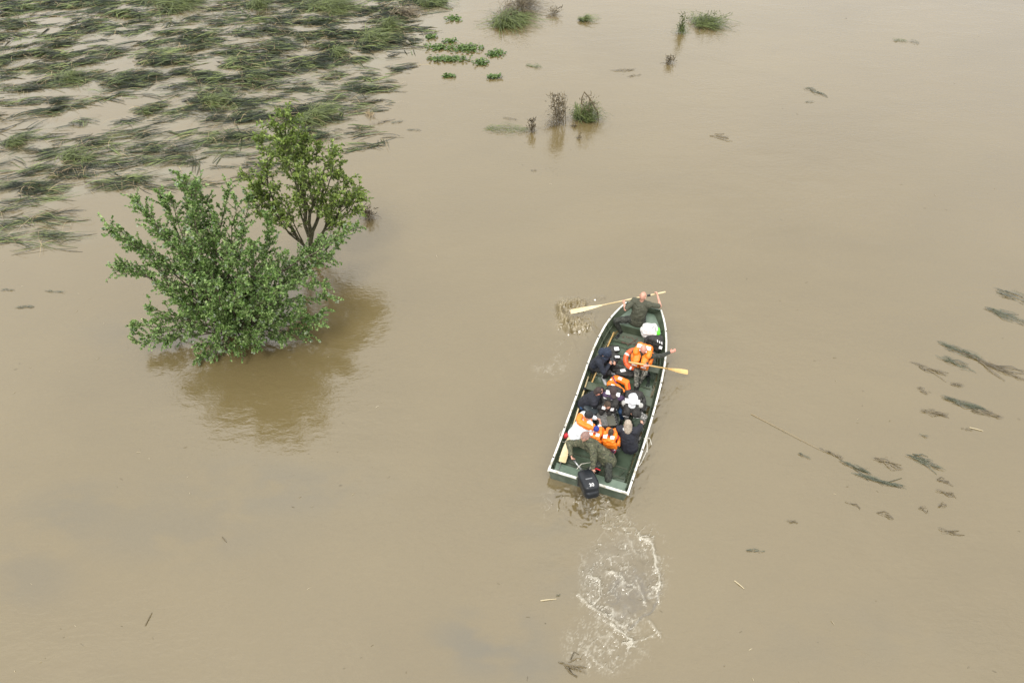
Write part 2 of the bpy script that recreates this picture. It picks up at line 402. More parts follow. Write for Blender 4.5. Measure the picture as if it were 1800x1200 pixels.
# submerged grass tint with pale sky sheen painted in, from the clump map (also used for the blades)
CL = [(280,4,80,8),(150,12,60,11),(30,42,34,16),(165,50,58,18),(95,75,42,8),(60,95,62,10),(12,105,20,13),(65,110,20,9),(185,90,48,7),(260,80,18,11),
(225,22,34,8),(285,22,18,5),(350,68,62,9),(345,86,22,10),(310,108,58,8),(430,118,30,20),(255,128,44,7),(118,138,46,14),(215,150,34,12),(290,156,48,12),
(380,140,34,8),(435,150,24,12),(28,160,34,14),(52,172,34,8),(105,180,18,5),(100,197,27,5),(42,203,12,8),(370,175,50,17),(352,200,62,10),(437,205,30,20),
(256,198,16,9),(145,217,20,5),(190,217,17,4),(235,215,20,5),(285,218,17,7),(400,243,52,6),(20,250,24,12),(52,242,16,5),(50,260,27,8),(132,272,42,16),
(265,240,20,9),(275,258,58,10),(210,242,22,6),(15,275,18,7),(92,292,48,11),(200,288,62,11),(290,285,62,10),(392,270,52,8),(90,297,40,9),(225,300,52,7),
(292,303,48,6),(30,330,42,9),(70,326,40,6),(120,338,28,6),(190,325,38,6),(30,361,42,6),(85,383,20,5),(12,393,24,9),(8,415,18,9),(108,418,38,6),(60,430,30,4),
(470,10,38,9),(560,12,62,11),(645,17,24,6),(745,3,34,9),(700,22,32,12),(685,44,22,18),(650,62,50,15),(705,80,34,11),(590,90,28,12),(475,30,18,8),(500,36,42,8),
(572,36,50,9),(500,56,48,8),(555,70,18,8),(440,62,30,6),(475,106,32,16),(522,112,32,12),(556,103,22,10),(625,113,42,12),(590,127,22,8),(690,122,20,5),(440,140,38,13),
(510,148,62,10),(640,150,28,8),(572,172,54,8),(642,170,32,5),(440,184,38,10),(445,206,38,17),(545,200,58,17),(570,240,20,6),(430,244,28,6),(550,225,30,6),(30,20,40,6),
(380,30,50,5),(330,40,60,5),(20,75,40,7),(150,110,40,5),(330,128,40,4),(320,235,30,4),(330,262,40,6),(170,245,30,5),(60,225,40,4),(120,310,40,4),(250,320,30,4),
(700,50,60,20),(650,85,40,10),(600,60,40,14),(770,12,30,8),(390,95,40,9),(300,60,30,5),(230,60,20,6),(10,130,25,6),(240,100,30,5),(160,160,30,4),(500,80,60,8),(470,130,40,8)]
def clump_density(u, v):
    d = np.zeros_like(u)
    for (a, b, w, h) in CL:
        d = np.maximum(d, np.exp(-(((u - a) / w) ** 2 + ((v - b) / h) ** 2) * 1.1))
    return d
gi = np.where((X > -30) & (X < 1) & (Y > 16) & (Y < 42))
GRS_SHEEN = np.zeros_like(X)
gd = np.zeros(len(gi[0]))
for (a, b, w, h) in CL: gd = np.maximum(gd, np.exp(-(((U[gi] - a - 8) / (w * 1.5)) ** 2 + ((Vv[gi] - b) / (h * 1.9)) ** 2)))
GRS_SHEEN[gi] = gd * (.4 + .6 * fbm(X[gi] * .7, Y[gi] * 3, 3, 201))

nx, ny = len(xs), len(ys)
ii = (np.arange(nx - 1)[:, None] * ny + np.arange(ny - 1)[None, :]).ravel()
WF = np.stack([ii, ii + ny, ii + ny + 1, ii + 1], 1)
fcx = X.ravel()[WF].mean(1); fcy = Y.ravel()[WF].mean(1)      # the hull displaces the water: no sheet inside it
lf = ((fcx - BO[0]) * BF[0] + (fcy - BO[1]) * BF[1]) / BS; lr = ((fcx - BO[0]) * BR[0] + (fcy - BO[1]) * BR[1]) / BS
wk = np.interp(lf, [.02, 4, 4.6, 5.1, 5.45], [.845, .845, .76, .6, .45])
WF = WF[~((lf > .035) & (lf < 5.3) & (np.abs(lr - .035) < wk - .05))]
wm_ = bpy.data.materials.new('muddy_flood_water'); wm_.use_nodes = True
n = wm_.node_tree.nodes; l = wm_.node_tree.links; pb = n['Principled BSDF']
def N_(t, **k):
    q = n.new(t)
    for a, b in k.items():
        if a in q.inputs: q.inputs[a].default_value = b
    return q
tc = N_('ShaderNodeTexCoord')
def noise(scale, det=4, rough=.5, sx=1, sy=1, rot=0, dist=0):
    m = N_('ShaderNodeMapping'); m.inputs['Scale'].default_value = (sx, sy, 1); m.inputs['Rotation'].default_value = (0, 0, rot)
    l.new(tc.outputs['Object'], m.inputs[0]); t = N_('ShaderNodeTexNoise'); t.inputs['Scale'].default_value = scale
    t.inputs['Detail'].default_value = det; t.inputs['Roughness'].default_value = rough; t.inputs['Distortion'].default_value = dist
    l.new(m.outputs[0], t.inputs['Vector']); return t.outputs['Fac']
def math_(op, a, b=None, c=None):
    q = N_('ShaderNodeMath'); q.operation = op
    for i, s in enumerate((a, b, c)):
        if s is None: continue
        if hasattr(s, 'links') or hasattr(s, 'node'): l.new(s, q.inputs[i])
        else: q.inputs[i].default_value = s
    return q.outputs[0]
def mixc(f, a, b):
    q = N_('ShaderNodeMixRGB')
    for i, s in enumerate((f, a, b)):
        if hasattr(s, 'node'): l.new(s, q.inputs[i])
        elif i == 0: q.inputs[0].default_value = s
        else: q.inputs[i].default_value = (*s, 1)
    return q.outputs[0]
def rampf(s, a, b):
    q = N_('ShaderNodeMapRange'); q.inputs['From Min'].default_value = a; q.inputs['From Max'].default_value = b; l.new(s, q.inputs[0]); return q.outputs[0]
MUD = (.124, .095, .043)
c = mixc(rampf(noise(.22, 5, .6, .6, 1, .3, .6), .3, .7), (MUD[0] * .93, MUD[1] * .93, MUD[2] * .93), (MUD[0] * 1.07, MUD[1] * 1.07, MUD[2] * 1.08))
c = mixc(math_('MULTIPLY', rampf(noise(2.2, 6, .65, 1, 2.2, .2, 1.2), .45, .75), .10), c, (.098, .076, .036))
c = mixc(math_('MULTIPLY', rampf(noise(7, 5, .65, .7, 2.4, .2, 1.5), .48, .72), .16), c, (.088, .068, .032))
c = mixc(math_('MULTIPLY', rampf(noise(9, 5, .65, .8, 2.6, .15, 1.2), .52, .75), .18), c, (.165, .130, .066))
am = N_('ShaderNodeAttribute'); am.attribute_name = 'grey_patch'
c = mixc(math_('MULTIPLY', am.outputs['Fac'], .8), c, (.088, .076, .048))  # greyer patches laid over the mud colour
at = N_('ShaderNodeAttribute'); at.attribute_name = 'foam'; ad_ = N_('ShaderNodeAttribute'); ad_.attribute_name = 'silt_and_shade'
ag = N_('ShaderNodeAttribute'); ag.attribute_name = 'weed'
c = mixc(math_('MULTIPLY', rampf(ag.outputs['Fac'], .1, .9), .55), c, (.150, .145, .100))  # pale sky reflection between the grass clumps mixed into the water colour
c = mixc(math_('MULTIPLY', ad_.outputs['Fac'], .75), c, (.085, .072, .052))  # wake silt together with the painted dark reflections of the churn
fb = rampf(noise(38, 3, .6), .36, .58)
fmask = math_('MULTIPLY', at.outputs['Fac'], math_('ADD', math_('MULTIPLY', fb, .3), .7))
an_ = N_('ShaderNodeAttribute'); an_.attribute_name = 'stirred_mud'
c = mixc(math_('MULTIPLY', fmask, .85), c, mixc(an_.outputs['Fac'], (.50, .47, .385), (.33, .265, .135)))
l.new(c, pb.inputs['Base Color'])
pb.inputs['IOR'].default_value = 1.75; pb.inputs['Specular IOR Level'].default_value = .5
l.new(math_('ADD', .045, math_('MULTIPLY', fmask, .5)), pb.inputs['Roughness'])
patch = rampf(noise(.35, 4, .6, .7, 1.4, .4, .8), .42, .66)
h = math_('MULTIPLY', math_('MULTIPLY', noise(4.5, 3, .5, 1, 2.0, .25, .6), math_('ADD', math_('MULTIPLY', patch, .9), .5)), .010)
h = math_('ADD', h, math_('MULTIPLY', noise(10, 2, .5, 1, 1.8, -.3, 1.0), math_('ADD', .0016, math_('MULTIPLY', patch, .0022))))
h = math_('ADD', h, math_('MULTIPLY', noise(1.1, 2, .5, .8, 1.6, .1, .3), .012))
h = math_('ADD', h, math_('MULTIPLY', fmask, .012))
h = math_('ADD', h, math_('MULTIPLY', math_('MULTIPLY', at.outputs['Fac'], noise(14, 3, .6, 1, 1, 0, 1.5)), .03))
bp = N_('ShaderNodeBump'); bp.inputs['Strength'].default_value = 1.0; bp.inputs['Distance'].default_value = 1.0
l.new(h, bp.inputs['Height']); l.new(bp.outputs[0], pb.inputs['Normal'])
wat = obj('water', (np.stack([X.ravel(), Y.ravel(), Z.ravel()], 1), WF), wm_, kind='structure', smooth=True, loc=(0, 0, 0))
for nm, arr in (('foam', FO), ('silt_and_shade', DK), ('weed', GRS_SHEEN), ('grey_patch', GREY), ('stirred_mud', np.exp(-(np.hypot(U - 1012, Vv - 556) / 55) ** 4) * near)):
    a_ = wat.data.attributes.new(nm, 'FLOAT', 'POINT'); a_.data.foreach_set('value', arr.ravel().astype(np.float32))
wat['label'] = 'muddy brown flood water with foam and small ripples'

# ------------------------------------------------------------------ flattened grass field
def field_grass(N, dens_fn, region, Lr, wr, liftk):
    P_ = []
    need = N
    while need > 0:
        x = rng.uniform(region[0], region[1], N * 3); y = rng.uniform(region[2], region[3], N * 3)
        u, v = to_uv(x, y); d = dens_fn(u, v, x, y); k = rng.random(len(x)) < d
        P_.append(np.stack([x[k], y[k], d[k]], 1)[:need]); need -= len(P_[-1])
    q = np.vstack(P_); return q
def dens(u, v, x, y):
    uw = u + 46 * (fbm(x * .45, y * .6, 3, 331) - .5); vw = v + 16 * (fbm(x * .5, y * .7, 3, 335) - .5)
    d = clump_density(uw, vw)
    st = fbm(x * .8 + y * .15, y * 3.2 - x * .5, 4, 301, .62)
    inn = ((v < 445 - .28 * u) & (v < 330) | ((v < 440) & (u < 130))) & (u < 700)
    d = np.clip(d * 1.1 * sm(.47, .61, .55 * st + .45 * fbm(x * 1.3, y * 5.5 - x * .8, 3, 303) + .16 * (d - .5)), 0, 1) ** 1.1
    return np.clip(d + sm(.50, .66, st) * .34 * inn, 0, 1) * (u > -60) * (u < 830) * (v > -40)
q = field_grass(4300, dens, (-31, 0, 15.5, 41), 0, 0, 0)
nW = len(q); wa = .14 + .30 * (fbm(q[:, 0] * .12, q[:, 1] * .25, 2, 311) - .35) * 2 + rng.normal(0, .22, nW)
wa += np.where(rng.random(nW) < .08, rng.normal(0, .8, nW), 0)
kb = 5; nB = nW * kb
wi = np.repeat(np.arange(nW), kb); off = rng.normal(0, 1, nB) * .10; q0 = q[wi]
ang = wa[wi] + rng.normal(0, .11, nB)
dd = np.stack([np.cos(ang), np.sin(ang), np.zeros(nB)], 1) * np.where(rng.random(nW) < .12, -1, 1)[wi][:, None]
hz = q0[:, 2] ** 2 * (.04 + .42 * fbm(q0[:, 0] * .8, q0[:, 1] * 1.2, 2, 321))
wl_ = rng.uniform(.4, 1.6, nW); Ls = wl_[wi] * rng.uniform(.6, 1.1, nB)
pp = np.stack([q0[:, 0] - np.sin(wa[wi]) * off, q0[:, 1] + np.cos(wa[wi]) * off, .004 + rng.random(nB) * .20 * hz], 1) - dd * (wl_[wi] * .5 + rng.normal(0, .08, nB))[:, None]
wdt = rng.uniform(.010, .034, nB) * (q0[:, 1] / 24)
gm = mat('flooded_grass', (.008, .011, .006), .5, (.17, .21, .07),   .8, 4, (.34, .70), island=.40, trans=.10, spec=.25)
r_ = [x for x in gm.node_tree.nodes if x.type == 'VALTORGB'][0].color_ramp
e_ = r_.elements.new(.54); e_.color = (.026, .040, .017, 1)
obj('flooded_grass', blades(pp, dd, Ls, wdt, rng.random(nB) * .03 + hz * (.10 + .32 * rng.random(nW)[wi]), (rng.normal(0, .22, nW)[wi] + rng.normal(0, .06, nB))), gm, kind='stuff',
    label='dark green grass laid flat in streaks by the flood').__setitem__('category', 'grass')
# a thin set of dead straw blades
k = rng.choice(nB, 2200, replace=False); sa = rng.normal(-.2, .9, 2200)
sd_ = np.stack([np.cos(sa), np.sin(sa), 0 * sa], 1)
straw = mat('dead_straw', (.13, .09, .045), .7, (.36, .28, .15), 2, 2, (.1, .9), island=.8)
so_ = obj('dead_straw', blades(pp[k] + A(0, 0, .03), sd_, rng.uniform(.2, .9, 2200), rng.uniform(.008, .016, 2200), rng.uniform(.02, .12, 2200), rng.normal(0, .15, 2200)), straw, kind='stuff',
    label='thin dead straw stalks lying over the flooded grass'); so_['category'] = 'straw'

# ------------------------------------------------------------------ trees
bark = mat('grey_brown_bark', (.06, .045, .03), .85, (.14, .12, .08), 25, 4, bump=.6, bscale=90)
bark2 = mat('mossy_bark', (.05, .05, .022), .85, (.13, .125, .07), 20, 4, bump=.6, bscale=90)
def leafmat(name, dark, mid, light):
    m = mat(name, dark, .5, light, 3.5, 3, (.15, .9), island=.55, trans=.28, spec=.55)
    r = [x for x in m.node_tree.nodes if x.type == 'VALTORGB'][0].color_ramp; e = r.elements.new(.5); e.color = (*mid, 1); return m
leaf1 = leafmat('greyish_green_leaf', (.024, .058, .012), (.135, .245, .048), (.36, .46, .18))
leaf1b = leafmat('pale_underside_leaf', (.14, .19, .11), (.23, .28, .18), (.34, .38, .27))
leaf2 = leafmat('olive_green_leaf', (.035, .06, .010), (.145, .215, .036), (.32, .41, .09))
def bez(a, b, c, n):
    t = np.linspace(0, 1, n)[:, None]; return a * (1 - t) ** 2 + 2 * b * t * (1 - t) + c * t * t
def grow(root, name, label, basep, tips, leafm, palem, barkm, Lf, Wf, ntw, nlf, twig=(.25, .6), rad=.05, ctrl=.45, rise=.25, spread=.5, pale=0., start=.25, tuft=8, fork=0):
    t_ = thing(name, label, 'tree' if name.endswith('tree') else 'shrub', basep)
    br = []; LP = []; LD = []; LN = []; PP = []; PD = []
    basep = A(*basep)
    trunk = [tube([basep + A(0, 0, -.25), basep + A(0, 0, .15), basep + A(.02, .02, .35)], [rad * 1.6, rad * 1.25, rad * .8], 8)]
    twigs = []
    mains = []
    for ti, tip in enumerate(tips):
        tip = np.asarray(tip); d = tip - basep; L = np.linalg.norm(d); rk = 1
        st = basep + A(rng.normal(0, rad), rng.normal(0, rad), .1)
        if fork and ti >= fork:
            cand = [m_c[i_] for m_c in mains for i_ in (2, 3, 4, 5, 6)]
            st = min(cand, key=lambda c_: np.linalg.norm((c_ - basep) / max(np.linalg.norm(c_ - basep), .1) * 1.2 - d / L * 1.2) + .5 * rng.random())
            d = tip - st; L = np.linalg.norm(d); rk = .55
        mid = st + d * ctrl + A(0, 0, rise * L * rng.uniform(.2, 1)) * (1 if d[2] < L * .75 else .3) + rng.normal(0, .06 * L, 3)
        if fork and ti < fork: mid = st + d * .5 + A(0, 0, .12 * L)
        pts = bez(st, mid, tip, 12); pts[1:-1] += rng.normal(0, .012 * L ** .5, (10, 3)); wv_ = rng.normal(0, .045 * L ** .7, 3); ph_ = rng.uniform(0, 6.28); pts += np.sin(np.linspace(0, 1, 12) * 7 + ph_)[:, None] * wv_ * (np.linspace(0, 1, 12) * np.linspace(1, 0, 12) * 4)[:, None]
        pts[:, 2] = np.maximum(pts[:, 2], .06)
        if fork and ti < fork: mains.append(pts)
        rr = rk * rad * min(1, .35 + L / 6) * (1 - .88 * np.linspace(0, 1, 12) ** .8)
        br.append(tube(pts, rr, 6))
        k = max(4, int(ntw * L))
        for j in range(k):
            t = start + (1 - start) * rng.random() ** .8; i = t * 11; i0 = min(int(i), 10); p = pts[i0] + (pts[i0 + 1] - pts[i0]) * (i - i0)
            ax = nrm(pts[i0 + 1] - pts[i0]); rd = nrm(rng.normal(0, 1, 3)); rd = nrm(rd - ax * (rd @ ax))
            td = nrm(ax * .75 + rd * spread * 1.6 + A(0, 0, .25)); tl = rng.uniform(*twig) * (1.15 - .6 * t)
            q = p + td * tl + A(0, 0, -.05 * tl); q[2] = max(q[2], .05)
            mid2 = (p + q) / 2 + A(0, 0, .04); twigs.append(tube([p, mid2, q], [.008, .006, .003], 4))
            for m_ in range(nlf):
                s = rng.uniform(.12, 1.0); lp = (p + (mid2 - p) * 2 * s) if s < .5 else (mid2 + (q - mid2) * (2 * s - 1))
                ld = nrm(td * .7 + rng.normal(0, .6, 3)); LP.append(lp); LD.append(ld)
            if rng.random() < pale:
                for m_ in range(5): PP.append(q); PD.append(nrm(td * .5 + rng.normal(0, .7, 3)))
        for m_ in range(tuft * 4):
            s = 1 - (m_ / (tuft * 4)) ** 1.1 * .28; i = s * 11; i0 = min(int(i), 10); p = pts[i0] + (pts[i0 + 1] - pts[i0]) * (i - i0)
            ax = nrm(pts[-1] - pts[-2]); LP.append(p); LD.append(nrm(ax * .6 + rng.normal(0, .55, 3)))
            if pale and m_ < tuft * 1.2 and rng.random() < .5: PP.append(p); PD.append(nrm(ax * .6 + rng.normal(0, .5, 3)))
    obj('trunk', merge(*trunk), barkm, t_, smooth=True)
    for b_ in br: obj('branch', b_, barkm, t_, smooth=True)
    obj('twigs', merge(*twigs), barkm, t_, kind='stuff')
    def mk(P_, D_, m, nm, k):
        P_ = np.array(P_); D_ = np.array(D_); n_ = len(P_)
        nrv = np.array([0, -.15, 1.]) + rng.normal(0, .42, (n_, 3)); ok = P_[:, 2] > .03
        P_, D_, nrv = P_[ok], D_[ok], nrv[ok]; n_ = len(P_)
        obj(nm, leaves(P_, D_, nrv, rng.uniform(.75, 1.2, n_) * Lf, rng.uniform(.8, 1.15, n_) * Wf, k), m, t_, kind='stuff')
    mk(LP, LD, leafm, 'foliage', .18)
    if PP: mk(PP, PD, palem, 'pale_foliage', .05)
    return t_
B1 = PY(408, 588, 13.3)
B1[2] = 0
tp1 = [(189, 394, 13.6), (198, 405, 13.2), (232, 343, 14), (240, 352, 13.6), (278, 336, 14), (316, 309, 14.1), (322, 318, 13.7), (350, 320, 14.2), (344, 330, 13.8), (300, 345, 13.6), (404, 330, 14.3), (412, 345, 14),
       (200, 476, 13.2), (215, 470, 13.4), (236, 573, 12.9), (242, 603, 12.6), (250, 590, 12.8), (290, 598, 12.7), (350, 630, 12.35), (372, 628, 12.3), (410, 612, 12.3), (455, 612, 12.4), (500, 600, 12.6),
       (540, 585, 12.9), (572, 545, 13.2), (582, 520, 13.4), (575, 500, 13.6), (500, 440, 14), (470, 380, 14.4), (480, 400, 14.2), (545, 480, 14), (636, 398, 15.8), (622, 410, 15.4), (600, 425, 15.2), (585, 455, 14.8), (560, 430, 15),
       (270, 400, 13.2), (330, 380, 13.3), (380, 380, 13.6), (430, 400, 13.5), (260, 450, 12.9), (300, 430, 12.6), (350, 420, 12.7), (400, 440, 12.4), (450, 430, 13), (280, 500, 12.4), (330, 480, 12.1), (380, 500, 11.9),
       (430, 490, 12.0), (480, 480, 12.4), (520, 500, 12.8), (260, 540, 12.5), (320, 540, 12.0), (370, 550, 11.9), (430, 550, 11.9), (480, 550, 12.1), (530, 540, 12.6), (400, 580, 12.0), (460, 585, 12.2), (440, 345, 14.6), (225, 430, 13.0), (365, 345, 14.0), (510, 460, 13.6), (270, 560, 12.6), (330, 590, 12.3), (380, 600, 12.2), (440, 600, 12.2), (560, 560, 12.9), (500, 570, 12.5), (520, 560, 12.6), (300, 530, 12.3), (350, 610, 12.3), (480, 520, 12.1), (410, 530, 11.9), (340, 440, 12.8), (470, 450, 13.2)]
tips1 = []
for (u, v, y) in tp1:
    w = PY(u, v, y)
    if w[2] < .12: w = P(u, v, .12)
    tips1.append(w)
grow(None, 'leafy_shrub', 'broad bushy grey-green shrub with upright shoots standing in the brown water', B1, tips1, leaf1, leaf1b, bark, .066, .044, 11, 19,
     twig=(.15, .75), rad=.045, pale=.16, start=.3)
B2 = P(549, 452, 0)
tp2 = [(498, 196, 16.9), (585, 268, 16.9), (450, 330, 16.3), (628, 335, 16.6), (540, 240, 17.2), (515, 205, 17), (470, 216, 16.7), (453, 240, 16.5), (538, 225, 17.2), (556, 250, 17.3), (585, 262, 17.2), (600, 285, 17), (622, 310, 16.9), (641, 348, 16.7), (636, 330, 17), (632, 372, 16.4),
       (430, 305, 16.3), (438, 325, 16), (462, 290, 16.2), (440, 352, 16), (470, 392, 15.9), (500, 250, 16.3), (520, 290, 15.9), (560, 310, 16.1), (590, 345, 16.2), (600, 390, 16.1), (480, 330, 15.8), (515, 345, 15.8), (570, 370, 16.0),
       (485, 245, 17.2), (545, 275, 16.6), (455, 262, 17), (610, 405, 16.2)]
grow(None, 'small_tree', 'slender olive-green tree with open crown and visible forked trunk behind the shrub', B2, [PY(*q) for q in tp2], leaf2, None, bark2, .100, .050, 10, 11,
     twig=(.25, .7), rad=.075, ctrl=.5, rise=.12, spread=.75, start=.30, tuft=6, fork=5)

# ------------------------------------------------------------------ weeds and floating debris, one by one
wg = mat('weed_green', (.030, .045, .012), .5, (.16, .20, .05), 3, 3, (.1, .9), island=.6, trans=.15)
wb = mat('weed_brown', (.045, .036, .020), .6, (.19, .15, .085), 3, 3, (.1, .9), island=.7)
wt = mat('weed_dark_green', (.022, .028, .016), .45, (.085, .095, .05), 3, 3, (.1, .9), island=.7)
bgm = mat('bright_leaf', (.04, .085, .016), .5, (.12, .19, .035), 3, 3, (.1, .9), island=.6, trans=.25)
pale_straw = mat('pale_straw', (.34, .28, .17), .6, (.5, .43, .28), 4, 2, (.2, .8), island=.7)
def flat_weed(name, label, u, v, w, h, rot, m, n=60, Lk=.9, lift=.03, cat='weed', twigs=0, spread=.25, wid=(.006, .014), group=None):
    """patch of stems lying on the water: w,h half sizes in picture marks, rot in picture degrees"""
    c = P(u, v, 0); s = np.linalg.norm(P(u + 1, v, 0) - c); sy = np.linalg.norm(P(u, v + 1, 0) - c)
    ra = radians(rot); du = A(cos(ra) * s, -sin(ra) * sy * -1, 0)
    ea = nrm(A(cos(ra) * s, sin(ra) * sy, 0)); eb = A(-ea[1], ea[0], 0)
    la = np.hypot(w * cos(ra) * s, w * sin(ra) * sy); lb = h * sy
    n = int(n * .8) + 3; t = rng.uniform(-1, 1, n); tb = rng.normal(0, .45, n) * (1 - .6 * np.abs(t))
    Lb = rng.uniform(.3, 1, n) * la * Lk
    a = rng.normal(0, spread, n); dr = ea[None] * np.cos(a)[:, None] + eb[None] * np.sin(a)[:, None]
    p = c + ea * (t * la)[:, None] * .8 + eb * (tb * lb)[:, None] - dr * (Lb / 2)[:, None]; p[:, 2] = .004 + rng.random(n) * lift
    ms = [blades(p, dr, Lb, rng.uniform(*wid, n), rng.random(n) * lift, rng.normal(0, .12, n), seg=3)]
    for k in range(twigs):
        a0 = rng.uniform(-.5, .5); q0 = c + ea * rng.uniform(-.8, .3) * la + eb * rng.normal(0, .4) * lb; q1 = q0 + (ea * cos(a0) + eb * sin(a0)) * la * rng.uniform(.6, 1.3)
        ms.append(tube([q0 + A(0, 0, .01), (q0 + q1) / 2 + A(0, 0, .03) + eb * .05 * rng.normal(), q1 + A(0, 0, .01)], [.012, .009, .005], 4))
    return obj(name, merge(*ms), m, label=label, cat=cat, group=group, loc=c)
def mound(name, label, u, v, w, hz, m, n=240, lean=(1, .2), cat='weed', stalks=0, m2=None, Lk=1., wid=(.01, .024)):
    """tussock that stands out of the water: arching blades round a base, hz metres high"""
    c = P(u, v, 0); s = np.linalg.norm(P(u + 1, v, 0) - c); R = w * s
    ms = []; nsub = max(3, int(n / 55))
    for k in range(nsub):
        m_n = max(10, n // nsub); t0 = rng.uniform(0, 2 * pi); r0 = R * .62 * math.sqrt(rng.random()) if k else 0
        cx, cy = cos(t0) * r0, sin(t0) * r0 * .7; hk = hz * rng.uniform(.35, 1) * (1 - .6 * r0 / R)
        th = rng.uniform(0, 2 * pi, m_n); rr = rng.random(m_n) * R * .28
        p = c + np.stack([cx + np.cos(th) * rr, cy + np.sin(th) * rr, rng.random(m_n) ** 1.3 * hk * .8], 1)
        a0 = rng.normal(0, 1.0); lx, ly = lean[0] + cos(a0) * .5, lean[1] + sin(a0) * .5
        d = np.stack([np.cos(th) + lx + rng.normal(0, .4, m_n), np.sin(th) + ly + rng.normal(0, .4, m_n), np.zeros(m_n)], 1); d /= np.linalg.norm(d, axis=1)[:, None]
        ms.append(blades(p, d, (rng.uniform(.2, .6, m_n) + .7 * (rng.random(m_n) < .15)) * R * Lk, rng.uniform(*wid, m_n), hk * rng.uniform(.05, .45, m_n), rng.normal(0, .3, m_n), seg=4))
    root = thing(name, label, cat, c)
    obj('foliage', merge(*ms), m, root, kind='stuff')
    for k in range(stalks):
        q0 = c + A(rng.normal(0, R * .25), rng.normal(0, R * .2), 0); q1 = q0 + A(rng.normal(lean[0] * .3, .24) * R * 1.6, rng.normal(0, .15), hz * rng.uniform(.8, 1.25))
        pts = [q0 + A(0, 0, -.05), (q0 + q1) / 2 + rng.normal(0, .02, 3), q1]
        obj('stalk', tube(pts, [.012, .009, .005], 5), m2 or m, root)
        nl = 26; t = rng.random(nl)[:, None]; lp = q0 + (q1 - q0) * (t * .75 + .25); ld = rng.normal(0, 1, (nl, 3)) * A(1, 1, .5) + A(0, 0, .6)
    if stalks:
        LPs = []; LDs = []
        for k in range(stalks * 22):
            t = rng.uniform(.25, 1.1); LPs.append(c + A(rng.normal(lean[0] * R * .4 * t, R * .34), rng.normal(0, R * .22), hz * t)); LDs.append(rng.normal(0, 1, 3) * A(1, 1, .4) + A(0, 0, .8))
        nn = len(LPs); obj('seed_heads', leaves(np.array(LPs), np.array(LDs), rng.normal(0, 1, (nn, 3)), rng.uniform(.08, .2, nn), rng.uniform(.012, .03, nn)), m2 or m, root, kind='stuff')
    return root
mound('weed_tussock', 'large dark green weed tussock cut by the top edge left of centre', 890, 38, 44, .55, wg, 1000, (.6, -.2), stalks=2, m2=wb, wid=(.014, .035))
mound('weed_tussock', 'brown twiggy weed bunch rising behind the large dark green tussock', 912, 20, 42, 1.0, wb, 420, (.5, .3), stalks=9, m2=wb, wid=(.012, .03))
mound('weed_tussock', 'loose brown twigs trailing right of the large dark green tussock', 968, 26, 18, .3, wb, 70, (1.5, -.3), stalks=3, m2=wb)
for lab_, u_, v_, w_, h_, n_, m_ in [('grass tussock at the top end of the diagonal weedy bank', 752, 8, 34, .55, 420, wg), ('brownish tussock second from the top of the diagonal weedy bank', 708, 26, 30, .6, 320, wb),
                           ('bright green tussock in the middle of the diagonal weedy bank', 686, 50, 22, .6, 360, wg), ('wide green tussock below the bright one on the diagonal bank', 648, 70, 44, .45, 520, wg),
                           ('green tussock at the lower end of the diagonal weedy bank', 592, 94, 28, .4, 260, wg), ('long green tussock at the top edge left of the diagonal bank', 566, 14, 58, .55, 620, wg),
                           ('olive tussock strip at the top edge in the left part', 300, 6, 72, .5, 560, wg), ('green tussock at the top edge left of the long one', 455, 10, 32, .5, 320, wg),
                           ('raised green tussock amid the streaks above the leafy shrub', 368, 182, 34, .45, 360, wg), ('small dark tussock amid the streaks at upper left', 122, 140, 34, .4, 280, wg),
                           ('round tuft with yellow tips between streaks left of centre', 256, 200, 14, .35, 140, wg), ('green tussock just behind the crown of the olive tree', 548, 205, 44, .4, 420, wg),
                           ('green tussock at the left edge level with the shrub top', 20, 254, 24, .4, 220, wg), ('low green tussock above the left tips of the shrub', 132, 276, 36, .35, 260, wg)]:
    mound('weed_tussock', lab_, u_, v_, w_, h_, m_, n_, (1.0, .25), stalks=2 if m_ is wb else 0, m2=wb, wid=(.014, .032))
mound('weed_tussock', 'small green tuft trailing to the right near the top edge', 1026, 36, 15, .3, wg, 240, (2.4, -.3), Lk=1.6)
mound('weed_tussock', 'bigger green clump of the pair standing upper right of centre', 1234, 44, 38, .55, wg, 700, (1.2, .6), stalks=4, m2=wg)
mound('weed_tussock', 'narrow upright weed just left of the bigger green clump at top', 1196, 58, 10, .8, wg, 200, (0, .3), stalks=4, m2=wg, Lk=1.3)
mound('weed_tussock', 'brown feathery weed stalks standing upright beside the green triangular tuft', 984, 219, 20, 1.15, wb, 150, (-.9, .3), stalks=11, m2=wb, Lk=1.3)
tri_ = mound('weed_tussock', 'green triangular tuft with drooping brown stem right of the brown stalks', 1030, 210, 27, .85, wg, 850, (.5, .9), stalks=4, m2=wb)
yb_ = P(1028, 210)[1]
obj('bent_stem', tube([PY(1022, 184, yb_), PY(1023, 172, yb_), PY(1027, 162, yb_), PY(1036, 172, yb_), PY(1050, 196, yb_ - .1), PY(1052, 212, yb_ - .1)], [.03, .025, .04, .03, .025, .02], 6), wb, tri_)
mound('weed_tussock', 'tiny dark sprig poking up below the green triangular tuft', 1018, 243, 6, .25, wb, 50, (0, 0))
mound('weed_tussock', 'small dark knot of weed between the brown stalks and triangular tuft', 1008, 222, 7, .2, wb, 70, (0, 0))
flat_weed('weed_mat', 'flat green weed mat floating left of the brown upright stalks', 893, 228, 44, 11, -3, wg, 240, .5, .06)
flat_weed('weed_mat', 'thin dark strip of weed just above the flat green mat', 896, 209, 14, 2.5, -10, wb, 26)
mound('weed_tussock', 'sparse brown twiggy sprig at the right end of the flat mat', 935, 232, 9, .45, wb, 50, (-.4, .4), stalks=4)
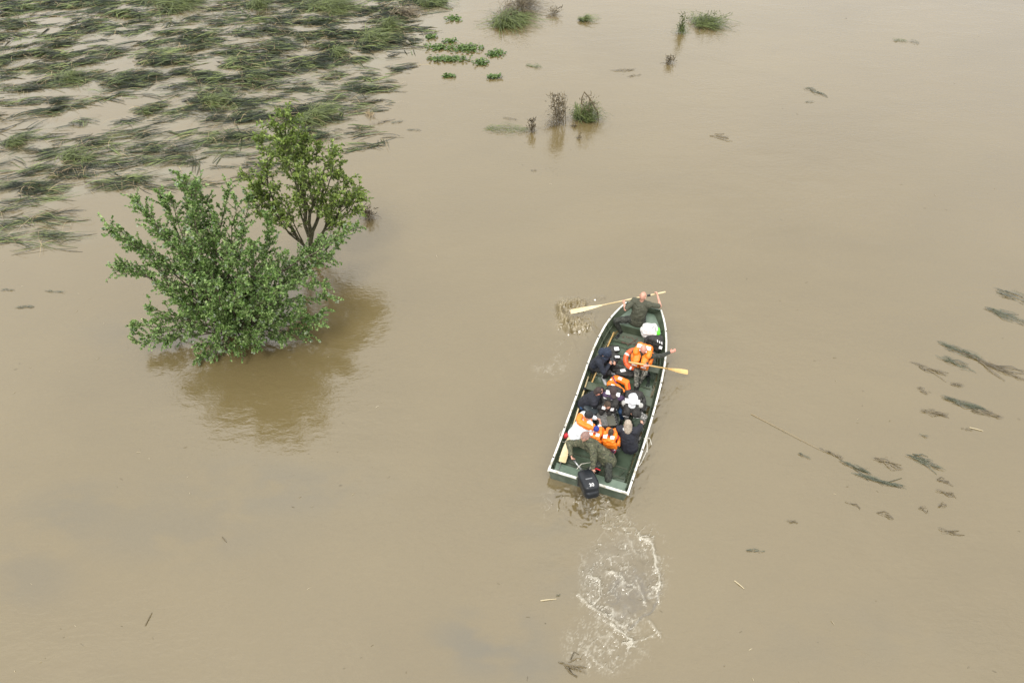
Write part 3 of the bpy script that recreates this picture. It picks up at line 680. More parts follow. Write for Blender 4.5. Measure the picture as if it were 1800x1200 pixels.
flat_weed('weed_mat', 'short green weed with bare twigs below the large top tussock', 938, 117, 16, 5, -8, wg, 70, .6, .06, twigs=3)
flat_weed('weed_mat', 'dark slim weed streak right of the sprig under the top tussock', 1097, 124, 22, 3, 3, wb, 50)
flat_weed('weed_mat', 'faint second streak just below the dark slim weed streak', 1114, 134, 14, 2, 8, wb, 24)
mound('weed_tussock', 'faint twiggy weed half sunk below the narrow upright weed', 1176, 112, 12, .3, wb, 60, (.2, .2), stalks=3)
flat_weed('weed_mat', 'olive green floating weed, left half of the pair at upper right', 1582, 72, 13, 4, -4, wg, 90, .6, .05)
flat_weed('weed_mat', 'small dark wedge of weed, right half of the pair at upper right', 1607, 75, 9, 4, -10, wt, 50, .6, .05)
flat_weed('weed_mat', 'dark crooked sprig floating alone below the upper right pair', 1431, 161, 17, 4, -25, wt, 44, .8, .05, twigs=4)
flat_weed('weed_mat', 'short dark stick directly under the crooked sprig', 1425, 180, 9, 1.6, 0, wt, 20)
flat_weed('weed_mat', 'pale tangle of twigs barely breaking the surface right of centre', 1262, 240, 20, 6, 0, wb, 18, .6, .02, twigs=5)
flat_weed('weed_mat', 'single dark tuft on open water below the flat weed mat', 938, 300, 5, 3, 0, wb, 24)
mound('weed_tussock', 'brown twiggy tuft just right of the olive tree', 652, 383, 15, .4, wb, 110, (-.6, -.2), stalks=3, m2=wb)
mound('weed_tussock', 'tan dead grass clump at the right edge of the flooded grass', 650, 203, 12, .25, straw, 80, (0, .4))
flat_weed('weed_mat', 'dark sprig just right of the tan dead grass clump', 668, 216, 20, 4, 15, wb, 40, .6, .06, twigs=2)
flat_weed('weed_mat', 'green streak floating right of the dark sprig by the grass edge', 700, 215, 13, 2.5, 8, wt, 30)
flat_weed('weed_mat', 'thin dark streak of weed on open water right of the grass edge', 728, 229, 13, 1.6, 0, wt, 20)
flat_weed('weed_mat', 'dark grass streak near the left edge level with the shrub top shoots', 45, 540, 16, 3.5, 0, wt, 30)
flat_weed('weed_mat', 'thin grey streak above the dark one near the left edge', 95, 513, 20, 2, -3, wt, 22)
flat_weed('weed_mat', 'small dark streak cut by the left edge', 14, 510, 14, 2, 0, wt, 16)
for (lab, u, v, w, h, r, m_, nn, tw) in [
    ('steep dark weed stems cut by the right edge, topmost patch', 1785, 522, 32, 14, -28, wt, 60, 3),
    ('small leafy weed patch just below the topmost stems at right edge', 1772, 556, 34, 11, -24, wt, 90, 3),
    ('long dark branch with twigs reaching to the right edge', 1748, 645, 48, 6, -30, wb, 60, 8),
    ('dense dark weed streak at the upper end of the long branch', 1690, 618, 34, 8, -26, wt, 90, 3),
    ('ragged streak under the dense dark streak', 1682, 640, 30, 9, -28, wt, 50, 2),
    ('brown forked twig floating left of the long branch', 1632, 648, 30, 4, -22, wb, 26, 4),
    ('small dark tuft between the long branch and the long streak', 1682, 677, 11, 5, -14, wb, 50, 0),
    ('long dark streak of weed below the small tuft', 1697, 710, 36, 6, -18, wt, 130, 3),
    ('leafy right tail of the long dark streak', 1735, 727, 24, 6, -14, wb, 80, 2),
    ('squat brown clump left of the long dark streak', 1643, 726, 22, 6, -10, wb, 90, 1),
    ('thin scattered sprig above the squat brown clump', 1624, 686, 12, 8, -30, wb, 24, 1),
    ('tiny flecks of weed under the squat brown clump', 1625, 690, 6, 4, -20, wb, 12, 0),
    ('short streak below the leafy tail', 1700, 755, 10, 2, -10, wb, 16, 0),
    ('dark wedge of weed with long stems at lower right', 1625, 812, 30, 7, -25, wt, 80, 3),
    ('curled brown twig left of the dark wedge', 1562, 815, 28, 5, -22, wb, 22, 5),
    ('long green flattened leaf streak, lowest end of the pale stalk', 1545, 845, 42, 4, -17, wt, 90, 2),
    ('grey wet leaf streak just above the long green streak', 1506, 822, 26, 5, -25, wt, 60, 1),
    ('dark knotted middle of the pale stalk', 1462, 797, 22, 2.5, -25, wb, 24, 2),
    ('small dark streak left under the pale stalk', 1414, 801, 11, 2.5, -25, wt, 24, 0),
    ('lone dark dash right of the pale stalk', 1624, 766, 8, 1.6, -15, wt, 12, 0),
    ('small twig pair below the dark wedge', 1655, 845, 13, 3, -12, wb, 18, 2),
    ('hooked twig below the small twig pair', 1662, 866, 16, 3, -15, wb, 14, 3),
    ('left one of two little weed dashes at lower right', 1623, 893, 9, 2.5, 5, wb, 16, 1),
    ('right one of two little weed dashes at lower right', 1656, 889, 9, 3, 5, wb, 20, 1),
    ('lowest twiggy scrap at lower right', 1668, 936, 20, 6, -20, wb, 16, 3),
    ('bent twig left of the lowest scrap', 1555, 906, 14, 4, -25, wb, 16, 2),
    ('thin slanting stem above the bent twig', 1500, 887, 14, 1.4, -25, wb, 8, 1),
    ('small dark twig well below the squat boat wake on the right', 1392, 917, 10, 3, -10, wb, 16, 1),
    ('thin green dashes low on open water right of the wake', 1328, 968, 18, 2, -3, wt, 18, 0),
    ('dark branch scrap left of the foam near the bottom edge', 1004, 1172, 26, 4, -22, wb, 26, 5),
    ('small dark leaf lying left of the foam', 982, 1046, 5, 2.5, 0, wt, 12, 0),
    ('pale hair-thin twig floating under the boat wake on the left', 1010, 1160, 14, 3, 10, wb, 4, 3)]:
    flat_weed('floating_weed', lab, u, v, w, h, r, m_, nn, .75, .03, twigs=tw, spread=.16, group='weed scraps floating at the right and below')
def stick(name, label, a, b, r, m):
    obj(name, tube([P(*a, .012), (P(*a, .012) + P(*b, .012)) / 2 + A(0, 0, .01), P(*b, .012)], [r, r * .9, r * .6], 5), m, label=label, cat='stalk')
stick('reed_stalk', 'long pale reed stalk slanting down to the right of the boat', (1320, 727), (1440, 789), .007, straw)
stick('reed_stalk', 'short pale straw floating left of the foam wake', (950, 1055), (978, 1052), .013, pale_straw)
stick('reed_stalk', 'short pale straw right of the foam wake', (1291, 1020), (1308, 1034), .012, pale_straw)
stick('reed_stalk', 'thin dark stick alone low in the left part', (255, 1099), (267, 1076), .010, wb)
stick('reed_stalk', 'pair of little dark twigs, nearest the middle left', (390, 943), (398, 952), .011, wb)
stick('reed_stalk', 'white straw below the squat brown clump at right', (1704, 751), (1728, 757), .012, pale_straw)
stick('reed_stalk', 'thin straight stick under the shrub beside its lowest leaves', (402, 625), (388, 605), .010, pale_straw)
# bright floating leafy plants near the top
k = 0
for lab, u, v, w, h in [('bright green leafy plant nearest the top of the group', 798, 34, 9, 5), ('small bright leaf cluster left in the upper row', 758, 66, 7, 4), ('broad bright leafy plant in the middle row', 820, 86, 19, 8),
                   ('small leafy plant left end of the middle row', 770, 85, 14, 5), ('round bright plant at the right end of the middle row', 871, 95, 11, 6), ('long low leafy strip in the bottom row', 790, 105, 26, 5), ('small bright plant at the right end of the bottom row', 846, 111, 9, 5),
                   ('tiny green sprig below the leafy rows', 868, 136, 9, 3), ('faint pale green sprig left below the leafy rows', 788, 135, 7, 2), ('small plant between the upper and middle rows', 790, 74, 9, 3)]:
    c = P(u, v, 0); s = np.linalg.norm(P(u + 1, v, 0) - c); sy = np.linalg.norm(P(u, v + 1, 0) - c); nn = int(40 + w * h * 1.6); w *= 1.6
    p = c + np.stack([np.clip(rng.normal(0, .45, nn), -.9, .9) * w * s, np.clip(rng.normal(0, .36, nn), -.7, .7) * h * 1.35 * sy, rng.uniform(-.03, .10, nn)], 1); th = rng.uniform(0, 2 * pi, nn)
    obj('floating_plant', leaves(p, np.stack([np.cos(th), np.sin(th), rng.uniform(-.1, .5, nn)], 1), np.array([0, 0, 1.]) + rng.normal(0, .3, (nn, 3)), rng.uniform(.09, .19, nn), rng.uniform(.05, .12, nn)), bgm,
        label=lab, cat='plant', group='bright green leafy plants right of the flooded grass', loc=c)
# specks
ns = 430
u = rng.uniform(0, 1800, ns); v = rng.uniform(0, 1200, ns) ** 1.0; w_ = fbm(u * .006, v * .006, 3, 401); kp = w_ > .47; u = u[kp]; v = v[kp]
in_boat = (u > 955) & (u < 1215) & (v > 500) & (v < 900); u = u[~in_boat]; v = v[~in_boat]; ns = len(u)
p = np.array([P(a, b, .01) for a, b in zip(u, v)]); th = rng.normal(0, .8, ns)
dz_ = np.stack([np.cos(th), np.sin(th), 0 * th], 1)
for nm, sel, m_, lb in (('floating_specks', slice(0, ns * 2 // 3), wb, 'dark specks and bits of stem scattered on the water'), ('floating_straws', slice(ns * 2 // 3, ns), pale_straw, 'pale straw bits scattered on the water')):
    pp_, d_ = p[sel], dz_[sel]; n_ = len(pp_)
    o = obj(nm, blades(pp_, d_, rng.uniform(.03, .13, n_), rng.uniform(.006, .013, n_), rng.random(n_) * .01, seg=2), m_, kind='stuff', label=lb, loc=(0, 0, 0)); o['category'] = 'debris'

# ================================================================== THE BOAT
g_out = mat('boat_green_paint', (.040, .058, .040), .42, (.062, .085, .058), 6, 4, bump=.15, bscale=30)
g_in = mat('boat_inner_green', (.042, .056, .034), .45, (.085, .105, .068), 5, 5, (.3, .75), bump=.2, bscale=25)
g_deck = mat('deck_pale_green', (.085, .125, .090), .35, (.135, .185, .135), 4, 5, (.3, .7), bump=.15, bscale=40)
g_floor = mat('wet_floor_green', (.028, .040, .026), .16, (.085, .118, .080), 1.6, 5, (.32, .55), bump=.12, bscale=14)
white_rail = mat('worn_white_rail', (.34, .32, .26), .45, (.68, .68, .62), 7, 7, (.32, .46), bump=.15)
blackp = mat('black_plastic', (.012, .013, .015), .35, (.022, .024, .027), 10, 3)
metal = mat('dull_metal', (.25, .26, .26), .35, (.4, .41, .41), 30, 3, metal=.8)
boat = thing('rescue_boat', 'dark green flat-bottomed open boat with white rails full of people', 'boat', BO)
SD = np.unique(np.concatenate([np.linspace(0, 4, 21), np.linspace(4, 5.95, 19)]))
def wbot(f): return hw(f) - .15 - .12 * sm(4.2, 6, f)
def zbot(f): return -.14 + .42 * sm(3.8, 6.0, f) ** 1.4
def zfl(f): return max(.05, zbot(f) + .05)
def shell(inset, z_lo, dz_top=0):
    V = []; F = []; m = 5
    for f in SD:
        w = hw(f) - inset; b = wbot(f) - inset
        for s_ in (-1, 1):
            for k in range(m):
                t = k / (m - 1); V.append(B(f, s_ * (b + (w - b) * t ** .8) + rail_off(f), z_lo(f) + (zt(f) + dz_top - z_lo(f)) * t))
    n2 = 2 * m
    for i in range(len(SD) - 1):
        for s_ in (0, 1):
            for k in range(m - 1):
                a = i * n2 + s_ * m + k; q = [a, a + n2, a + n2 + 1, a + 1]; F.append(q if s_ else q[::-1])
        a = i * n2; F.append([a, a + m, a + m + n2, a + n2])
    return V, F, n2, m
V, F, n2, m = shell(0, zbot); nv = len(V)
F.append([0, 1, 2, 3, 4, 9, 8, 7, 6, 5]); e = (len(SD) - 1) * n2; F.append([e + i for i in (5, 6, 7, 8, 9, 4, 3, 2, 1, 0)])
V2, F2, _, _ = shell(.028, zfl)
V2 = [p + BF * (.03 if i < n2 else (-.03 if i >= e else 0)) for i, p in enumerate(V2)]
F2 = [q[::-1] for q in F2]; F2.append([0, 5, 6, 7, 8, 9, 4, 3, 2, 1]); F2.append([e + i for i in (0, 1, 2, 3, 4, 9, 8, 7, 6, 5)])
hull = obj('hull', (np.array(V), F), g_out, boat, smooth=False)
lin = obj('inner_lining', (np.array(V2), F2), g_in, boat, smooth=False)
# rail
def strip_rail(side, f0, f1, n=40):
    fs = np.linspace(f0, f1, n); V = []; F = []
    for f in fs:
        c = lambda r, z: B(f, side * (hw(f) + r) + rail_off(f), zt(f) + z)
        V += [c(-.030, .0), c(-.030, .020), c(-.020, .028), c(.010, .028), c(.020, .018), c(.020, -.03)]
    for i in range(n - 1):
        for k in range(6):
            a = i * 6 + k; b_ = i * 6 + (k + 1) % 6; F.append([a, b_, b_ + 6, a + 6])
    F.append([5, 4, 3, 2, 1, 0]); F.append([(n - 1) * 6 + k for k in range(6)]); return np.array(V), F
for s_ in (-1, 1):
    r_o = obj('gunwale_rail', strip_rail(s_, -.03, 5.93 if s_ < 0 else 5.95), white_rail, boat)
    for f in (.35, 1.25, 2.3, 3.4, 4.4, 5.2):
        obj('bolt', capsule(B(f, s_ * hw(f) + rail_off(f), zt(f) + .028), B(f, s_ * hw(f) + rail_off(f), zt(f) + .038), .019, n=8), blackp, r_o)
obj('transom_rail', box(B(0, -.60, .515), (.34, .025, .018), (BR, BF, A(0, 0, 1))), white_rail, boat)
obj('transom_rail', box(B(0, .53, .515), (.41, .025, .018), (BR, BF, A(0, 0, 1))), white_rail, boat)
obj('bow_rail', box(B(5.95, 0, .605), (.5, .022, .015), (BR, BF, A(0, 0, 1))), g_out, boat)
def plank(nm, f0, f1, z, th, m_, inset=.05, f_in=None):
    V = []; F = []
    for f in np.linspace(f0, f1, 6):
        t = (z - zfl(f)) / (zt(f) - zfl(f)); w = (wbot(f) + (hw(f) - wbot(f)) * max(t, 0) ** .8) - inset
        V += [B(f, -w + rail_off(f), z), B(f, w + rail_off(f), z), B(f, w + rail_off(f), z - th), B(f, -w + rail_off(f), z - th)]
    for i in range(5):
        for k in range(4):
            a = i * 4 + k; b_ = i * 4 + (k + 1) % 4; F.append([a, b_, b_ + 4, a + 4])
    F += [[3, 2, 1, 0], [20, 21, 22, 23]]
    return obj(nm, (np.array(V), F), m_, boat)
plank('floor', .04, 5.4, .066, .02, g_floor, .036)
plank('stern_bench', .035, .34, .36, .03, g_deck)
plank('bench', 1.22, 1.52, .36, .035, g_in)
plank('bench', 2.72, 2.98, .36, .035, g_in)
plank('bench', 3.85, 4.1, .36, .035, g_in)
plank('bow_deck', 5.2, 5.9, .44, .03, g_deck)
obj('bench_front', box(B(.345, .03, .21), (.74, .008, .135), (BR, BF, A(0, 0, 1))), g_in, boat)
obj('deck_front', box(B(5.195, .02, .25), (.62, .008, .17), (BR, BF, A(0, 0, 1))), g_in, boat)
for f in (.62, .9, 1.8, 2.1, 2.4, 3.2, 3.5, 4.4, 4.7, 5.0):
    obj('floor_rib', box(B(f, .02, .078), (wbot(f) - .05, .022, .014), (BR, BF, A(0, 0, 1))), g_in, boat)
for f in (.2, .7, 1.15, 1.7, 2.2, 2.65, 3.15, 3.6, 4.15, 4.55, 4.95, 5.3):
    for s_ in (-1, 1):
        q0 = B(f, s_ * (wbot(f) - .045) + rail_off(f), zfl(f) + .02); q1 = B(f, s_ * (hw(f) - .045) + rail_off(f), zt(f) - .02)
        obj('side_rib', tube([q0, (q0 + q1) / 2, q1], .018, 4), g_in, boat)
for s_ in (-1, 1):
    for zz, k in ((.34, .6), (.14, .2)):
        fs = np.linspace(.06, 5.1, 30); obj('stringer', tube([B(f, s_ * (wbot(f) + (hw(f) - wbot(f)) * k ** .8 - .05) + rail_off(f), zz + (zt(f) - .5)) for f in fs], .022, 4), g_in, boat)
# grab handle on the port quarter, starboard mooring loops
obj('grab_handle', tube([B(.12, -.80, .40), B(.12, -.72, .42), B(.5, -.74, .42), B(.5, -.82, .40)], .009, 6), metal, boat)
ropew = mat('off_white_rope', (.42, .40, .34), .8, (.6, .58, .5), 60, 3)
obj('mooring_rope', tube([B(1.62, 1.0, .55), B(1.45, 1.06, .5), B(1.3, 1.1, .42), B(1.42, 1.09, .36), B(1.1, 1.04, .3), B(.95, 1.03, .42), B(.8, 1.0, .50)], .011, 5), ropew, boat)
obj('mooring_rope', tube([B(1.55, .95, .56), B(1.62, 1.08, .54), B(1.48, 1.16, .50)], .010, 5), ropew, boat)
obj('drain_hose', tube([B(.42, .05, .09), B(.5, .3, .1), B(.62, .62, .1), B(.8, .7, .12)], .012, 6), g_in, boat)

# ================================================================== PEOPLE
skin = mat('fair_skin', (.42, .22, .155), .5, (.52, .29, .21), 14, 3, bump=.05)
skin_red = mat('flushed_skin', (.50, .20, .14), .48, (.56, .27, .20), 12, 3)
cloth = lambda nm, c, k=1.35, r=.8: mat(nm, c, r, tuple(min(.8, x * k) for x in c), 26, 4, bump=.35, bscale=120)
olive = cloth('olive_shirt_cloth', (.050, .052, .034)); navy = cloth('navy_cloth', (.010, .013, .022), 1.6); dnavy = cloth('midnight_cloth', (.009, .010, .016), 1.6)
blackc = cloth('black_cloth', (.009, .009, .010), 1.7); jeans = cloth('blue_denim', (.015, .045, .105)); gjeans = cloth('grey_denim', (.06, .075, .085)); whitec = cloth('white_cloth', (.68, .71, .74), 1.05)
teal = cloth('dark_teal_cloth', (.012, .030, .034)); offw = cloth('light_grey_cloth', (.36, .36, .34)); purple = cloth('purple_cloth', (.05, .03, .07)); redc = cloth('red_cloth', (.42, .02, .025)); dgreen = cloth('dark_green_cloth', (.02, .032, .02))
brownk = cloth('dark_brown_knit', (.035, .022, .020)); bluek = cloth('royal_blue_knit', (.015, .030, .20)); hood_n = cloth('navy_hood_cloth', (.010, .017, .034), 1.7)
camo = ramp3('olive_camouflage', [(.028, .030, .018), (.080, .080, .045), (.042, .050, .026), (.13, .12, .075)], .8, 13, 3, (0, .42, .52, .60))
camo_l = ramp3('pale_camouflage', [(.03, .032, .028), (.12, .12, .10), (.05, .055, .045), (.26, .25, .21)], .8, 22, 3, (0, .44, .51, .57))
camo_d = ramp3('dark_camouflage', [(.012, .014, .012), (.035, .038, .028), (.018, .022, .018), (.065, .066, .052)], .8, 16, 3, (0, .44, .53, .61))
camo_bw = ramp3('grey_speckled_cloth', [(.05, .05, .048), (.22, .22, .20), (.10, .10, .10), (.42, .41, .38)], .8, 30, 3, (0, .44, .51, .57))
orange = mat('orange_life_vest', (.80, .175, .010), .5, (.86, .22, .014), 12, 3, bump=.25, bscale=45)
redor = mat('red_orange_vest_side', (.72, .055, .010), .5, (.78, .07, .012), 12, 3)
blackv = mat('black_life_vest', (.014, .014, .013), .7, (.030, .029, .026), 14, 4, bump=.4, bscale=60)
reflw = mat('reflective_white_tape', (.78, .78, .77), .35, (.7, .7, .7), 30, 2)
bootm = mat('black_leather', (.010, .010, .010), .4, (.02, .02, .02), 20, 3); whitesh = mat('white_shoe', (.60, .62, .64), .5, (.5, .5, .52), 30, 3)
hairb = mat('brown_hair', (.030, .018, .010), .6, (.07, .045, .025), 60, 4, bump=.7, bscale=160); hairg = mat('greying_blonde_hair', (.30, .24, .18), .55, (.46, .40, .33), 40, 4, bump=.8, bscale=120)
hairbl = mat('black_hair', (.008, .007, .007), .5, (.02, .018, .018), 60, 4, bump=.7, bscale=160); eye_m = mat('eye', (.02, .015, .012), .2)
stub = mat('shaved_head_stubble', (.20, .12, .10), .65, (.27, .17, .14), 40, 3)

def ik(a, b, l1, l2, pole):
    d = b - a; L = np.linalg.norm(d); Lm = (l1 + l2) * .995
    if L > Lm: b = a + d / L * Lm; L = Lm
    u = nrm(b - a); x = (l1 * l1 - l2 * l2 + L * L) / (2 * L); h_ = math.sqrt(max(l1 * l1 - x * x, 0))
    p = A(*pole) - u * (A(*pole) @ u); p = nrm(p); return a + u * x + p * h_, b
def hand_parts(w, hd, pn, s, side, curl):
    """palm, four unequal bent fingers and a thumb; hd hand direction, pn palm normal"""
    hd, _, _ = frame(hd); pn = nrm(pn - hd * (pn @ hd)); sd = np.cross(hd, pn) * side
    out = [capsule(w, w + hd * .075 * s, .030 * s, .036 * s, .48, sd), capsule(w - hd * .02 * s, w + hd * .02 * s, .026 * s, .028 * s, .7, sd)]
    for k, (o, L) in enumerate(((-.028, .070), (-.009, .080), (.010, .075), (.028, .058))):
        b0 = w + (hd * .082 + sd * o) * s; c1, s1 = cos(curl), sin(curl)
        d1 = hd * c1 + pn * s1 + sd * o * 2.5; b1 = b0 + nrm(d1) * L * .5 * s
        c2, s2 = cos(curl * 2), sin(curl * 2); d2 = hd * c2 + pn * s2 + sd * o * 2; b2 = b1 + nrm(d2) * L * .5 * s
        out += [capsule(b0 - hd * .02 * s, b1, .0095 * s, .0088 * s, n=8), capsule(b1, b2, .0088 * s, .0075 * s, n=8)]
    t0 = w + (hd * .02 - sd * .028) * s; t1 = t0 + nrm(hd * .7 - sd * .7 + pn * .3) * .036 * s; t2 = t1 + nrm(hd * .9 - sd * .2 + pn * .5 * (1 + curl)) * .030 * s
    return out + [capsule(t0, t1, .013 * s, .011 * s, n=8), capsule(t1, t2, .011 * s, .009 * s, n=8)]
def person(label, head, pelvis, face, hands, feet, s=1., top=navy, bottom=jeans, shoe=bootm, knees=None, elbows=None, sleeve=1., vest=None, hair=None, cap=None, skn=skin,
           look=None, hood=None, toes=None, curl=.7, belt=None, collar=None, vtape='sh', bulk=1., toph=None, tophm=None, headk=.17, hd_dirs=(None, None), vk=1.):
    s = s * 1.07
    head = A(*head); pelvis = A(*pelvis); face = nrm(A(*face)); nb = head - A(0, 0, headk * s)
    up = nrm(nb - pelvis); fw = nrm(face - up * (face @ up)); rt = np.cross(fw, up)     # rt = person's right
    gz = pelvis * 1.; gz[2] = min(q[2] for q in feet) - .06
    root = thing('person', label, 'person', gz)
    TL = np.linalg.norm(nb - pelvis); chest = pelvis + up * TL * .72 - fw * .02
    bend = -fw * .035 * s
    mid = pelvis + up * TL * .38 + bend
    sh = [nb + rt * .175 * s * k - up * .035 * s for k in (1, -1)]                       # right, left
    hip = [pelvis + rt * .095 * s * k for k in (1, -1)]
    look = nrm(A(*look)) if look is not None else nrm(face + A(0, 0, -.35))
    hu = nrm(up * .5 + A(0, 0, .8)); hu = nrm(hu - look * (hu @ look) * .9); hr = np.cross(look, hu); HA = (hr, look, hu)
    # --- body
    body = [ell(head + hu * .015 * s, (.074 * s, .095 * s, .105 * s), HA), ell(head - hu * .055 * s + look * .025 * s, (.054 * s, .066 * s, .062 * s), HA),
            capsule(nb - up * .02 * s, head - hu * .05 * s, .056 * s, .050 * s), ell(head + look * .098 * s - hu * .012 * s, (.014 * s, .022 * s, .020 * s), HA),
            ell(head + look * .082 * s + hu * .028 * s, (.045 * s, .016 * s, .012 * s), HA), ell(head + look * .085 * s - hu * .055 * s, (.024 * s, .012 * s, .010 * s), HA)]
    for k in (1, -1): body.append(ell(head + hr * .077 * s * k - hu * .005 * s - look * .005 * s, (.012 * s, .020 * s, .032 * s), HA, nu=8, nv=6))
    body += [capsule(mid, chest, .115 * s, .125 * s, .72, rt), capsule(chest, nb - up * .07 * s, .135 * s, .10 * s, .62, rt), capsule(sh[0], sh[1], .060 * s), capsule(pelvis, mid, .135 * s, .115 * s, .75, rt), capsule(hip[0], hip[1], .10 * s)]
    el = []; wr = []
    for i in (0, 1):
        k = 1 if i == 0 else -1
        pole = elbows[i] if elbows and elbows[i] is not None else (rt * k * .8 - up * .5 - fw * .3)
        e_, w_ = ik(sh[i], A(*hands[i]), .285 * s, .25 * s, pole); el.append(e_); wr.append(w_)
        body += [capsule(sh[i], e_, .048 * s, .038 * s), capsule(e_, w_, .038 * s, .024 * s)]
        hd = hd_dirs[i] if hd_dirs[i] is not None else (w_ - e_); pn = -up * .6 - fw * .1 - rt * k * .5
        body += hand_parts(w_, nrm(A(*hd)), pn, s, k, curl if np.isscalar(curl) else curl[i])
    kn = []; an = []
    for i in (0, 1):
        k = 1 if i == 0 else -1
        pole = knees[i] if knees and knees[i] is not None else (fw + A(0, 0, 1.2) + rt * .15 * k)
        k_, a_ = ik(hip[i], A(*feet[i]), .43 * s, .42 * s, pole); kn.append(k_); an.append(a_)
        body += [capsule(hip[i], k_, .078 * s, .052 * s), capsule(k_, a_, .052 * s, .036 * s)]
    fdir = [nrm(A(*(toes[i] if toes and toes[i] is not None else fw)) * A(1, 1, 0)) for i in (0, 1)]
    for i in (0, 1): body.append(capsule(an[i] - A(0, 0, .04 * s), an[i] + fdir[i] * .15 * s - A(0, 0, .05 * s), .034 * s, .026 * s))
    obj('body', remesh(body, .0105), skn, root, smooth=True)
    ho = []
    for k in (1, -1): obj('eye', ell(head + look * .087 * s + hr * .030 * s * k + hu * .010 * s, (.012 * s,) * 3, nu=8, nv=6), eye_m, root, smooth=True)
    # --- clothes
    B_ = bulk
    J = [capsule(mid, chest, .145 * s * B_, .155 * s * B_, .76, rt), capsule(chest, nb - up * .065 * s, .160 * s * B_, .115 * s, .68, rt), capsule(sh[0], sh[1], .078 * s * B_), capsule(pelvis - up * .03, mid, .165 * s * B_, .145 * s * B_, .78, rt),
         capsule(nb - up * .04 * s, nb + (head - nb) * .28, .075 * s, .066 * s)]
    for i in (0, 1):
        if sleeve >= 1: J += [capsule(sh[i], el[i], .070 * s * B_, .058 * s * B_), capsule(el[i], el[i] + (wr[i] - el[i]) * .93, .056 * s * B_, .040 * s * B_)]
        else: J += [capsule(sh[i], sh[i] + (el[i] - sh[i]) * .85, .072 * s, .064 * s)]
    obj('jacket' if sleeve >= 1 else 'shirt', remesh(J, .012, .020 * s, 8, 1, seed=int(abs(head[0]) * 100) % 50), top, root, smooth=True)
    T = [capsule(hip[0], hip[1], .120 * s), capsule(pelvis, pelvis + up * .05 * s, .150 * s, .14 * s, .8, rt)]
    for i in (0, 1): T += [capsule(hip[i], kn[i], .098 * s, .072 * s), capsule(kn[i], kn[i] + (an[i] - kn[i]) * .93, .070 * s, .052 * s)]
    obj('trousers', remesh(T, .013, .018 * s, 9, 1, seed=3), bottom, root, smooth=True)
    for i in (0, 1):
        S = [capsule(an[i] - A(0, 0, .045 * s) - fdir[i] * .05 * s, an[i] + fdir[i] * .17 * s - A(0, 0, .05 * s), .045 * s, .040 * s, .95), capsule(an[i] - A(0, 0, .03 * s), an[i] + A(0, 0, .05 * s), .047 * s, .046 * s)]
        obj('shoe', remesh(S, .013), shoe, root, smooth=True)
    if belt is not None:
        b0 = pelvis + up * .09 * s; pts = [b0 + rt * .172 * s * cos(t) + fw * .135 * s * sin(t) for t in np.linspace(0, 2 * pi, 21)[:-1]]
        obj('belt', tube(pts, .020 * s, 6, closed=True), belt, root)
    if collar is not None:
        pts = [nb + (head - nb) * .25 + rt * .085 * s * cos(t) + fw * .085 * s * sin(t) for t in np.linspace(0, 2 * pi, 17)[:-1]]
        obj('collar', tube(pts, .024 * s, 7, closed=True), collar, root, smooth=True)
    if hair is not None:
        kind, hm = hair
        Hh = [ell(head + hu * .028 * s - look * .018 * s, (.084 * s, .098 * s, .102 * s), HA), ell(head - look * .05 * s - hu * .02 * s, (.074 * s, .06 * s, .075 * s), HA)]
        if kind == 'long': Hh += [ell(head - look * .06 * s - hu * .10 * s, (.085 * s, .05 * s, .11 * s), HA), ell(head + hr * .062 * s - hu * .06 * s, (.032 * s, .06 * s, .10 * s), HA), ell(head - hr * .062 * s - hu * .06 * s, (.032 * s, .06 * s, .10 * s), HA)]
        obj('hair', remesh(Hh, .010, .018 * s, 22, 1, seed=5), hm, root, smooth=True)
    if cap is not None:
        kind, cm = cap
        C_ = [ell(head + hu * .045 * s - look * .008 * s, (.092 * s, .108 * s, .092 * s), HA)]
        if kind == 'peak': C_.append(ell(head + look * .125 * s + hu * .045 * s, (.070 * s, .065 * s, .012 * s), HA))
        if kind == 'knit': C_ += [capsule(head + hu * .13 * s, head + hu * .145 * s, .02 * s)]
        obj('cap', remesh(C_, .010, .006 * s, 40, 1), cm, root, smooth=True)
    if hood is not None:
        Hd = [ell(head + hu * .045 * s + look * .005 * s, (.114 * s, .135 * s, .125 * s), HA), ell(head + hu * .07 * s + look * .075 * s, (.085 * s, .05 * s, .06 * s), HA), ell(head - look * .06 * s - hu * .07 * s, (.11 * s, .09 * s, .11 * s), HA), ell(nb, (.12 * s, .10 * s, .08 * s), (rt, fw, up))]
        obj('hood', remesh(Hd, .012, .015 * s, 12, 1), hood, root, smooth=True)
    if vest is not None:
        vm, tone = vest; Vv_ = []
        cz = pelvis + up * TL * .60; bh = TL * .36; s0 = s; s = s * vk
        AX = (rt, fw, up)
        Vv_ += [ell(cz - fw * .155 * s, (.155 * s, .055 * s, bh), AX, p=.45)]
        for k in (1, -1):
            Vv_ += [ell(cz + fw * .160 * s + rt * k * .085 * s - up * .02, (.078 * s, .062 * s, bh * .95), AX, p=.45),
                    capsule(sh[0 if k > 0 else 1] * .55 + nb * .45 - fw * .13 * s + up * .02, sh[0 if k > 0 else 1] * .55 + nb * .45 + fw * .15 * s - up * .01, .068 * s, .066 * s, .7, rt),
                    ell(cz + rt * k * .165 * s - up * .05, (.035 * s, .12 * s, bh * .6), AX, p=.5)]
        if tone == 'collar':
            a_ = [nb + up * .03 * s + rt * .115 * s * cos(t) - fw * .125 * s * sin(t) for t in np.linspace(-.25, pi + .25, 9)]
            for p_, q_ in zip(a_[:-1], a_[1:]): Vv_.append(capsule(p_, q_, .058 * s, n=10))
        vo = obj('life_vest', remesh(Vv_, .012, .010 * s, 11, 1, seed=9), vm, root, smooth=True)
